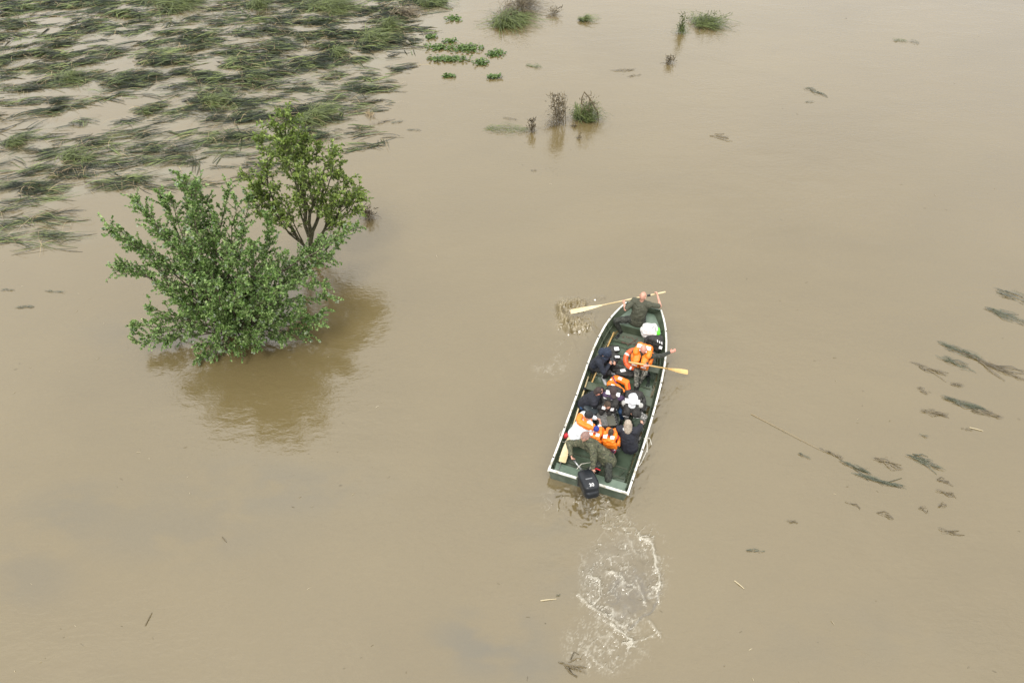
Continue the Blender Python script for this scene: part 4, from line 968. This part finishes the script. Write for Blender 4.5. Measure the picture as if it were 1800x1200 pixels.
        def tape(c, w_, h_, nrmv, upv, dz=.006):
            n_, s1, t1 = frame(nrmv, upv); obj('reflective_tape', box(c, (h_, w_, .0055), (s1, t1, n_)), reflw, vo)
        for k in (1, -1):
            pS = sh[0 if k > 0 else 1] * .55 + nb * .45
            if 's' in vtape: tape(pS + up * .072 * s - fw * .05 * s + rt * k * .012, .045 * s, .038 * s, up * 1. + rt * k * .25, fw)
            if 'f' in vtape: tape(cz + fw * .224 * s + rt * k * .085 * s + up * bh * .45, .045 * s, .030 * s, fw, up)
            if 'b' in vtape: tape(cz - fw * .214 * s + rt * k * .07 * s + up * bh * .5, .045 * s, .035 * s, -fw, up)
            if 'c' in vtape and tone == 'collar': tape(nb + up * .093 * s + rt * .08 * s * k - fw * .09 * s, .042 * s, .036 * s, up + rt * k * .1 - fw * .2, fw)
        obj('vest_strap', tube([cz - up * bh * .35 + rt * .212 * s * cos(t) + fw * .228 * s * sin(t) for t in np.linspace(0, 2 * pi, 25)[:-1]], .010, 5, closed=True), blackp if vm is not blackv else blackc, vo)
    return dict(root=root, wr=wr, sh=sh, nb=nb, up=up, fw=fw, rt=rt)
FWD = BF; STB = BR
# bow rower
person('bald person in olive short-sleeved shirt rowing with a long oar at the bow', Q(1130, 521, 1.42), Q(1120, 562, .60), FWD, [Q(1156, 520, 1.26), Q(1097, 532, 1.0)], [Q(1127, 577, .14), Q(1091, 584, .15)],
       top=olive, bottom=camo_d, sleeve=.5, s=1.1, belt=blackc, knees=(FWD, A(-1.2, -.1, .6)), toes=(None, A(-.6, -.8, 0)), look=FWD * .9 + A(.35, 0, -.5), elbows=(A(.8, -.5, -.5), A(-.6, -.6, -.4)), bulk=1.2, curl=.9, skn=skin)
# pointing man with second oar
b_ = person('bald person in bright orange life vest pointing right with one arm', Q(1131, 613, 1.28), Q(1129, 634, .52), -FWD * 1 + A(-.05, 0, 0), [Q(1139, 642, 1.03), Q(1178, 619, 1.02)], [Q(1118, 683, .14), Q(1124, 672, .14)],
       top=camo_d, bottom=camo_l, vest=(orange, 'collar'), vtape='fsc', vk=1.28, s=1.05, skn=skin_red, look=A(0, -.9, -.9), knees=(A(-.35, -1, 1.), A(-.1, -1, 1)), elbows=(A(.8, -.2, -.6), A(0, -.3, -1)), curl=(1.0, .15), hd_dirs=(A(-.8, .1, -.2), None), headk=.15)
# hooded person
person('person in navy hooded jacket and black trousers looking at a phone by the left rail', Q(1064, 620, 1.18), Q(1047, 642, .48), STB * .9 + A(0, -.55, 0), [Q(1071, 640, .80), Q(1078, 635, .82)], [Q(1061, 664, .14), Q(1072, 652, .22)],
       top=navy, bottom=blackc, shoe=whitesh, hood=hood_n, knees=(A(.6, -.6, 1), A(.8, -.2, 1)), elbows=(A(-.2, -.8, -.6), A(0, .5, -1)), hair=('short', hairbl), look=A(.75, -.35, -1.0), bulk=1.2, toes=(A(.25, -1, 0), A(.9, -.35, 0)))
# left leaning man
person('red-faced person in midnight jacket and blue jeans leaning inwards at the left side', Q(1052, 688, 1.12), Q(1029, 708, .50), STB + A(0, -.1, 0), [Q(1062, 708, .62), Q(1066, 700, .65)], [Q(1055, 735, .14), Q(1062, 728, .14)],
       top=dnavy, bottom=jeans, hair=('short', brownk), look=A(.9, .1, -.35), bulk=1.3, skn=skin_red)
# capped man
person('person in dark peaked cap and black life vest with white patches facing the stern', Q(1078, 688, 1.16), Q(1080, 700, .48), -FWD, [Q(1070, 716, .62), Q(1096, 714, .62)], [Q(1083, 740, .14), Q(1094, 735, .14)],
       top=purple, bottom=jeans, vest=(blackv, 'plain'), vtape='sf', vk=1.2, cap=('peak', brownk), look=A(0, -1, -.35))
# bent person with brown hair
person('person bent low with brown hair and black vest beside the tool case', Q(1068, 712, .98), Q(1055, 692, .46), -FWD + A(.3, 0, 0), [Q(1072, 730, .5), Q(1064, 732, .5)], [Q(1072, 742, .14), Q(1062, 745, .14)],
       top=blackc, bottom=gjeans, vest=(blackv, 'plain'), vtape='sb', hair=('short', hairb), look=A(.3, -1, -1.2), s=.92)
# white hooded
person('person with white hood and black life vest with white patches by the right rail', Q(1113, 702, 1.10), Q(1114, 706, .48), -FWD + A(.1, 0, 0), [Q(1109, 726, .72), Q(1128, 728, .60)], [Q(1102, 743, .14), Q(1114, 741, .14)],
       top=offw, bottom=camo_bw, vest=(blackv, 'plain'), vtape='sf', vk=1.4, bulk=1.0, elbows=(A(.2, .6, -1), A(-.2, .6, -1)), hood=whitec, look=A(0, -1, -.9), hd_dirs=(A(1, -.1, -.1), None))
# white shirt
person('person in white top and black cap leaning to the right near the stern', Q(1034, 731, 1.16), Q(1014, 765, .48), STB * .8 + FWD * .7, [Q(1054, 748, .7), Q(1048, 735, .72)], [Q(1040, 778, .14), Q(1038, 768, .14)],
       top=whitec, bottom=teal, vest=None, cap=('round', blackc), look=STB * .9 + FWD * .4 + A(0, 0, -.4), bulk=1.42, collar=orange)
# children
person('child in royal blue knitted hat and orange life vest, back to the stern', Q(1048, 755, .98), Q(1051, 775, .45), FWD, [Q(1040, 758, .55), Q(1060, 757, .55)], [Q(1046, 757, .14), Q(1058, 754, .14)], s=.72,
       top=redc, bottom=jeans, vest=(orange, 'collar'), vtape='c', vk=1.3, cap=('knit', bluek))
person('child with brown hair in orange life vest beside the blue-hatted child', Q(1074, 759, 1.0), Q(1078, 780, .45), FWD, [Q(1066, 758, .55), Q(1088, 757, .55)], [Q(1070, 757, .14), Q(1082, 754, .14)], s=.78,
       top=redc, bottom=dnavy, vest=(orange, 'collar'), vtape='cs', vk=1.3, hair=('short', hairb))
# woman
person('person with long greying blonde hair in navy quilted jacket holding the right rail', Q(1104, 746, 1.18), Q(1106, 783, .48), FWD, [Q(1131, 742, .60), Q(1098, 758, .62)], [Q(1112, 762, .14), Q(1100, 762, .14)],
       top=dnavy, bottom=blackc, hair=('long', hairg), collar=whitec, bulk=1.28, look=FWD + A(-.2, 0, -.4), hd_dirs=(A(.3, 1, .1), None))
# helmsman
def helmsman():
    return person('person in olive camouflage jacket crouched at the stern steering the outboard motor', Q(1029, 768, 1.22), Q(1066, 806, .62), A(-.75, -.65, 0), [Q(1004, 799, .84), Q(1042, 823, .80)], [Q(1050, 826, .14), Q(1070, 828, .14)],
       top=camo, bottom=camo_d, look=A(-.6, -.6, -.8), hair=('short', stub), bulk=1.34, s=1.04, elbows=(A(-.5, .6, .3), A(.9, -.1, .3)), curl=.9, knees=(A(-.6, -.6, 1), A(-.2, -.7, 1)))
helmsman()

# ================================================================== OARS
pine = mat('pale_pine_wood', (.55, .44, .24), .5, (.66, .55, .34), 3, 4, bump=.1); amber = mat('amber_varnished_wood', (.48, .30, .10), .4, (.60, .40, .16), 4, 4, bump=.1)
def oar(label, grip, tip, m_, blade_L=.75, bw=.075, r=.019, nup=(0, 0, 1), collar_t=None):
    grip = A(*grip); tip = A(*tip); d = nrm(tip - grip); L = np.linalg.norm(tip - grip); root = thing('oar', label, 'oar', grip)
    obj('shaft', tube([grip, grip + d * (L - blade_L * .95)], [r * 1.05, r], 10), m_, root, smooth=True)
    n_ = nrm(A(*nup) - d * (A(*nup) @ d)); s_ = np.cross(d, n_); V = []; F = []; prof = [(0, .02, .020), (.12, .026, .018), (.3, bw * .62, .012), (.55, bw * .92, .010), (.85, bw, .009), (.97, bw * .97, .008), (1, bw * .86, .006)]
    for t, w, h_ in prof:
        c_ = tip - d * blade_L * (1 - t); V += [c_ - s_ * w, c_ - s_ * w * .3 + n_ * h_, c_ + s_ * w * .3 + n_ * h_, c_ + s_ * w, c_ + s_ * w * .3 - n_ * h_, c_ - s_ * w * .3 - n_ * h_]
    for i in range(len(prof) - 1):
        for k in range(6): a = i * 6 + k; b2 = i * 6 + (k + 1) % 6; F.append([a, b2, b2 + 6, a + 6])
    F.append([5, 4, 3, 2, 1, 0]); F.append([36 + k for k in range(6)])
    obj('blade', (np.array(V), F), m_, root)
    if collar_t is not None: c_ = grip + d * L * collar_t; obj('collar', tube([c_ - d * .05, c_ + d * .05], .030, 10), blackp, root)
    return root
oar('long pale wooden oar held across the bow with its blade at the muddy swirl', Q(1170, 513, 1.33), Q(1003, 548, .36), pine, .98, .07, .022, (0, -.35, .93), .17)
oar('amber wooden oar lying across the right rail with its blade over the water', Q(1105, 636, 1.14), Q(1209, 654, .52), amber, .62, .062, .020, (0, -.5, .9), .31)
oar('yellow wooden oar shaft lying along the left side under the hooded person', Q(1079, 584, .40), Q(1035, 684, .24), amber, .3, .03, .020)
oar('oar with broad pale blade resting on the stern bench at the left', Q(1034, 662, .40), Q(988, 812, .44), pine, .92, .088, .020, (0, 0, 1), .16)

# ================================================================== THINGS IN THE BOAT
# outboard motor
mt = thing('outboard_motor', 'black outboard motor marked 30 hanging on the transom', 'motor', B(-.12, -.10, .3))
mc = Q(1034, 847, .78); ma = nrm(A(.22, -1, 0)); ms_ = nrm(np.cross(ma, A(0, 0, 1))); mu = nrm(A(0, 0, 1) + ma * -.32); ma = np.cross(mu, ms_)
if ma[1] > 0: ma = -ma
mcol = mat('charcoal_cowling', (.008, .010, .013), .32, (.012, .015, .019), 4, 3, spec=.4)
cow = obj('cowling', remesh([ell(mc + mu * .02, (.20, .33, .13), (ms_, ma, mu), p=.5, nu=28, nv=18), ell(mc + ma * .05 - mu * .10, (.185, .31, .12), (ms_, ma, mu), p=.5, nu=28, nv=18)], .011), mcol, mt, smooth=True)
for k, o_ in enumerate((.02, .085)): obj('vent_ridge', ell(mc + ma * (.02 + o_) + mu * .145, (.10, .012, .012), (ms_, ma, mu), p=.5), blackp, mt)
obj('badge', box(mc + ma * .055 + mu * .152, (.075, .014, .004), (ms_, ma, mu)), mat('grey_badge', (.22, .23, .24), .4), mt)
obj('side_stripe', box(mc - ms_ * .168 + ma * .06 + mu * -.02, (.004, .20, .008), (ms_, ma, mu)), metal, mt)
fc = bpy.data.curves.new('number', 'FONT'); fc.body = '30'; fc.size = .115; fc.extrude = .004; fc.align_x = 'CENTER'; fc.align_y = 'CENTER'
fo_ = bpy.data.objects.new('t', fc); COL.objects.link(fo_)
bpy.context.view_layer.update(); me = bpy.data.meshes.new_from_object(fo_.evaluated_get(bpy.context.evaluated_depsgraph_get())); bpy.data.objects.remove(fo_)
me.name = 'number'; me.materials.clear(); me.materials.append(reflw)
no = bpy.data.objects.new('number', me); COL.objects.link(no); no.parent = mt
nc = mc + ma * .255 + mu * .135; zn = nrm(mu + ma * .35); yn = nrm(np.cross(zn, ms_)); yn = yn if yn[1] > 0 else -yn; xn = np.cross(yn, zn)
no.matrix_local = Matrix([[xn[i], yn[i], zn[i], (nc - ORG[mt.name])[i]] for i in range(3)] + [[0, 0, 0, 1]])
obj('midsection', remesh([capsule(mc - mu * .12, mc * A(1, 1, 0) - BF * -.02 + A(0, 0, .10), .09, .07, 1.4, ms_), capsule(mc * A(1, 1, 0) + BF * .02 + A(0, 0, .1), mc * A(1, 1, 0) + BF * .05 + A(0, 0, -.5), .06, .045, 1.6, ms_)], .014), blackp, mt, smooth=True)
obj('transom_clamp', merge(box(B(-.02, -.12, .44), (.10, .06, .12), (BR, BF, A(0, 0, 1))), box(B(.05, -.12, .52), (.10, .05, .04), (BR, BF, A(0, 0, 1)))), blackp, mt)
eng = mc - ma * .30 - mu * .02
obj('front_housing', remesh([ell(eng, (.15, .10, .10), (ms_, ma, mu)), ell(eng - ma * .07 + ms_ * .04, (.06, .06, .06)), ell(eng - ma * .06 - ms_ * .07, (.05, .07, .05))], .012, .02, 20), blackp, mt, smooth=True)
tg = Q(1002, 800, .78); t0 = eng - ma * .08
obj('tiller_arm', tube([t0, t0 + (tg - t0) * .5, t0 + (tg - t0) * .72], [.024, .022, .020], 8), metal, mt, smooth=True)
obj('tiller_grip', tube([t0 + (tg - t0) * .70, tg + (tg - t0) * .12], [.024, .026], 10), blackp, mt, smooth=True)
obj('fuel_hose', tube([eng + A(.1, 0, .08), Q(1040, 812, .8), Q(1022, 815, .82), Q(1014, 824, .76)], .007, 5), ropew, mt)
obj('carry_strap', tube([Q(1055, 826, .52), Q(1048, 823, .56), Q(1043, 826, .6)], .016, 6), mat('red_strap', (.5, .02, .03), .5), mt)

# lifebuoy
lbm = mat('orange_lifebuoy', (.72, .13, .035), .45, (.66, .10, .03), 8, 3, bump=.1)
lc = Q(1115, 631, .66); lx = nrm(A(1, .1, 0)); ly = nrm(A(0, .75, .55))
lb = thing('lifebuoy', 'orange ring lifebuoy with white bands held at the vest of the pointing person', 'lifebuoy', lc)
TH = np.linspace(0, 2 * pi, 37)[:-1]; obj('ring', tube([lc + lx * .235 * cos(t) + ly * .235 * sin(t) for t in TH], .07, 12, closed=True), lbm, lb, smooth=True)
for t in (2.55, 3.15 + 1.1, .8, 5.6):
    obj('white_band', tube([lc + lx * .235 * cos(q) + ly * .235 * sin(q) for q in np.linspace(t - .10, t + .10, 4)], .0725, 12), reflw, lb, smooth=True)
for t in (3.45,): obj('dark_band', tube([lc + lx * .235 * cos(q) + ly * .235 * sin(q) for q in np.linspace(t - .02, t + .02, 3)], .0725, 12), blackp, lb)
# white and green bag on a black rucksack
bc = Q(1142, 581, .86)
bag = thing('plastic_bag', 'bulging white carrier bag with a bright green corner near the bow', 'bag', bc - A(0, 0, .2))
bm_ = mat('white_bag_plastic', (.62, .62, .60), .35, (.56, .55, .53), 6, 3, bump=.4, bscale=14)
obj('bag_body', remesh([ell(bc, (.25, .19, .20), p=.8), ell(bc + A(.07, -.04, -.05), (.20, .15, .16), p=.8)], .013, .035, 7, 1), bm_, bag, smooth=True)
obj('green_print', remesh([ell(bc + A(.20, -.05, -.02), (.075, .13, .15), p=.8)], .013, .02, 9, 1), mat('bright_green_print', (.10, .62, .03), .4), bag, smooth=True)
obj('handle', tube([bc + A(.02, -.10, .16), bc + A(.06, -.06, .22), bc + A(.12, -.10, .20), bc + A(.13, -.15, .13)], .008, 5), mat('grey_handle', (.12, .12, .12), .5), bag)
rc = Q(1149, 601, .62)
ruck = thing('rucksack', 'black rucksack under the white carrier bag', 'bag', rc - A(0, 0, .3))
obj('sack', remesh([ell(rc, (.26, .17, .26), (BR, BF, A(0, 0, 1)), p=.6), ell(rc + BR * .12 - BF * .06, (.14, .14, .2), (BR, BF, A(0, 0, 1)), p=.6)], .014, .03, 9, 1), blackv, ruck, smooth=True)
for k in range(3): obj('tape_strip', box(rc + BR * (.10 + .06 * k) - BF * .14 + A(0, 0, .22 - .02 * k), (.010, .045, .006), (nrm(BR + BF * .3), nrm(BF - BR * .3), A(0, 0, 1))), reflw, ruck)
obj('tape_patch', box(Q(1161, 611, .74), (.04, .045, .008), (BR, BF, A(0, 0, 1))), reflw, ruck)
obj('shoulder_strap', tube([rc + A(-.2, -.05, .25), rc + A(-.28, -.16, .1), rc + A(-.22, -.2, -.1)], .018, 6), blackv, ruck)
# spare life vests
def lump_vest(name, label, lumps, m_, tapes, vox=.012):
    c0 = lumps[0][0]; root = thing(name, label, 'life vest', c0 - A(0, 0, .08))
    ms = []
    for c, r, ang_ in lumps: ax_ = A(cos(radians(ang_)), sin(radians(ang_)), 0); ms.append(ell(c, r, (ax_, A(-ax_[1], ax_[0], 0), A(0, 0, 1)), p=.5, nu=20, nv=12))
    b2 = obj('padding', remesh(ms, vox, .012, 10, 1), m_, root, smooth=True)
    for c, w_, h_, ang_ in tapes: ax_ = A(cos(radians(ang_)), sin(radians(ang_)), 0); obj('reflective_tape', box(c, (w_, h_, .006), (ax_, A(-ax_[1], ax_[0], 0), A(0, 0, 1))), reflw, root)
    return root
sv = lump_vest('spare_life_vest', 'empty orange life vest lying open on the floor in the middle of the boat', [(Q(1092, 668, .42), (.22, .085, .06), -30), (Q(1079, 667, .40), (.10, .085, .06), 50), (Q(1072, 674, .38), (.09, .07, .06), 50), (Q(1086, 680, .36), (.25, .06, .05), -50), (Q(1103, 682, .38), (.055, .16, .06), 10)], orange,
          [(Q(1090, 665, .487), .05, .045, -30), (Q(1077, 677, .452), .045, .03, -20), (Q(1074, 667, .455), .03, .02, 40)])
obj('side_panel', remesh([ell(Q(1106, 682, .41), (.03, .17, .06), p=.5)], .012), redor, sv, smooth=True)
obj('purple_strap', tube([Q(1077, 661, .47), Q(1080, 668, .47), Q(1084, 674, .45)], .014, 5), mat('purple_strap', (.08, .02, .16), .6), sv)
lump_vest('spare_life_vest', 'black life vest with one large white patch lying right of the hooded person', [(Q(1078, 614, .45), (.19, .11, .06), 5), (Q(1078, 626, .42), (.18, .10, .06), -5)], blackv, [(Q(1084, 613, .515), .062, .06, 5), (Q(1085, 627, .487), .062, .034, -3)])
lump_vest('spare_life_vest', 'black life vest with a white patch lying behind the orange empty vest', [(Q(1098, 655, .36), (.26, .12, .06), -10), (Q(1082, 648, .34), (.12, .10, .06), 10)], blackv, [(Q(1095, 651, .425), .07, .045, 12)])
# vest of the white-clad person: separate collar slabs over the shoulders
lump_vest('worn_life_vest', 'orange life vest collar across the back of the person in white', [(Q(1019, 734, 1.06), (.12, .07, .06), 65), (Q(1027, 746, 1.02), (.20, .075, .065), -35), (Q(1039, 750, .98), (.09, .09, .065), -25)], orange, [(Q(1035, 742, 1.082), .04, .035, -30)])
# tool case
tcx = nrm(A(.80, .55, 0)); tcy = A(-tcx[1], tcx[0], 0); tcc = Q(1046, 719, .56)
case = thing('tool_case', 'dark slate plastic tool case with a pale handle at the left', 'case', tcc - A(0, 0, .15))
slate = mat('slate_plastic', (.030, .038, .042), .45, (.04, .05, .055), 8, 3)
obj('lid', ell(tcc + A(0, 0, .08), (.26, .17, .035), (tcx, tcy, A(0, 0, 1)), p=.18, nu=24), slate, case)
obj('case_body', ell(tcc - A(0, 0, .04), (.255, .165, .085), (tcx, tcy, A(0, 0, 1)), p=.18, nu=24), blackp, case)
obj('handle', tube([tcc + tcx * -.09 + tcy * .0 + A(0, 0, .115), tcc + tcx * -.09 + tcy * .05 + A(0, 0, .14), tcc + tcx * .05 + tcy * .05 + A(0, 0, .14), tcc + tcx * .05 + A(0, 0, .115)], .011, 6), mat('pale_handle', (.5, .5, .48), .5), case)
for k in (-.16, .02, .18): obj('latch', box(tcc + tcx * k - tcy * .172 + A(0, 0, .03), (.022, .008, .025), (tcx, tcy, A(0, 0, 1))), metal, case)
for k in (-.1, .0, .1): obj('lid_groove', box(tcc + tcx * .16 + tcy * k + A(0, 0, .116), (.06, .008, .003), (tcx, tcy, A(0, 0, 1))), blackp, case)
# ribbed crate
kx, ky = nrm(A(1, .12, 0)), nrm(A(-.12, 1, 0)); kc = Q(1065, 741, .50)
crate = thing('ribbed_crate', 'black ribbed carrier with pale slats in the middle of the boat', 'crate', kc - A(0, 0, .2))
dkg = mat('dark_grey_plastic', (.02, .02, .02), .5, (.035, .035, .033), 10, 3); lsl = mat('pale_grey_slat', (.20, .20, .19), .45, (.30, .30, .28), 20, 3)
obj('tub', ell(kc, (.26, .235, .13), (kx, ky, A(0, 0, 1)), p=.25, nu=24), dkg, crate)
for k in range(11):
    y_ = -.19 + .038 * k; obj('slat', box(kc + ky * y_ + A(0, 0, .135), (.225 - .02 * (k % 2), .0065, .008), (kx, ky, A(0, 0, 1))), lsl, crate)
for k in (-.24, .24, .02): obj('frame_bar', box(kc + kx * k + A(0, 0, .143), (.010, .22, .012), (kx, ky, A(0, 0, 1))), dkg if k != .02 else lsl, crate)
obj('lid_flap', ell(kc + kx * .10 - ky * .10 + A(0, 0, .155), (.10, .15, .018), (kx, ky, A(0, 0, 1)), p=.3), mat('olive_grey_flap', (.075, .075, .055), .6), crate)
# green-black bag by the woman, floral bag, bailer, plank, rope, red cup
gb = Q(1121, 747, .55); obj('cloth_bag', remesh([ell(gb, (.13, .17, .13), p=.7), ell(gb + A(-.06, .1, .03), (.09, .09, .09))], .013, .03, 9, 1), dgreen, label='dark green bundle between the blonde person and the right rail', cat='bag', smooth=True)
gb = Q(1124, 733, .5); obj('cloth_bag', remesh([ell(gb, (.16, .12, .12), p=.7), ell(gb + A(.1, -.02, .03), (.09, .09, .09))], .013, .03, 9, 1), camo_bw, label='speckled black and white bundle in front of the blonde person', cat='bag', smooth=True)
floral = ramp3('floral_cloth', [(.02, .015, .03), (.35, .03, .05), (.02, .03, .05), (.55, .6, .62)], .7, 16, 2, (0, .44, .52, .6))
gb = Q(1077, 789, .5); obj('floral_bag', remesh([ell(gb, (.075, .12, .10), p=.7)], .013, .03, 9, 1), floral, label='small red and white patterned bag behind the brown-haired child', cat='bag', smooth=True)
bl = thing('bailer', 'small black scoop with a strap handle on the green floor', 'scoop', Q(1136, 660, .09))
obj('bowl', remesh([ell(Q(1136, 658, .16), (.10, .07, .06), p=.6), ell(Q(1131, 654, .18), (.06, .05, .05))], .012, .01, 9), blackp, bl, smooth=True)
obj('handle', tube([Q(1138, 664, .12), Q(1139, 672, .11), Q(1136, 678, .10), Q(1141, 678, .10), Q(1141, 668, .11), Q(1143, 663, .12)], .013, 6), blackp, bl)
pk = Q(1093, 601, .10); obj('loose_board', box(pk, (.20, .04, .018), (nrm(A(1, -.38, 0)), nrm(A(.38, 1, 0)), A(0, 0, 1))), g_in, label='loose green board lying on the floor near the bow', cat='board')
rp = mat('reddish_rope', (.10, .045, .035), .85, (.17, .09, .07), 60, 3)
pts = []; 
for k in range(70): t = k * .33; pts.append(Q(1112 + 11 * sin(t * 1.0) + 6 * sin(t * 2.3 + 1) - k * .12, 590 + 15 * cos(t * .37) + 4 * sin(t * 1.7), .10 + .02 * (k % 3)))
obj('rope_pile', tube(pts, .008, 5), rp, label='tangled reddish brown rope on the floor behind the bow seat', cat='rope')
pts = [Q(1085 + 7 * cos(t) + k * .1, 640 + 7 * sin(t) * (1 + .3 * sin(t * 3)), .40 + .015 * (k % 3)) for k, t in enumerate(np.linspace(0, 20, 60))]
obj('rope_pile', tube(pts, .008, 5), cloth('dark_rope', (.03, .025, .022)), label='dark loose rope beside the phone hands of the hooded person', cat='rope')
rcup = Q(994, 765, .42); obj('red_pouch', remesh([ell(rcup, (.055, .07, .05), p=.7), ell(rcup + A(.02, .06, 0), (.03, .04, .03))], .011, .02, 20), redc, label='small red pouch beside the pale oar blade', cat='pouch', smooth=True)
obj('cord_loop', tube([rcup + A(-.05 + .10 * cos(t), -.02 + .16 * sin(t), -.02) for t in np.linspace(0, 2 * pi, 16)[:-1]], .006, 5, closed=True), ropew, label='thin pale cord loop round the red pouch', cat='cord')
ph = Q(1077, 633, .86); phn = thing('phone', 'small dark phone in the hands of the hooded person', 'phone', ph)
obj('phone_body', box(ph, (.038, .075, .006), (nrm(A(.8, .4, 0)), nrm(A(-.4, .8, .4)), nrm(np.cross(A(.8, .4, 0), A(-.4, .8, .4))))), blackp, phn); obj('phone_cover', box(ph - A(0, 0, .012), (.040, .078, .004), (nrm(A(.8, .4, 0)), nrm(A(-.4, .8, .4)), nrm(np.cross(A(.8, .4, 0), A(-.4, .8, .4))))), reflw, phn)
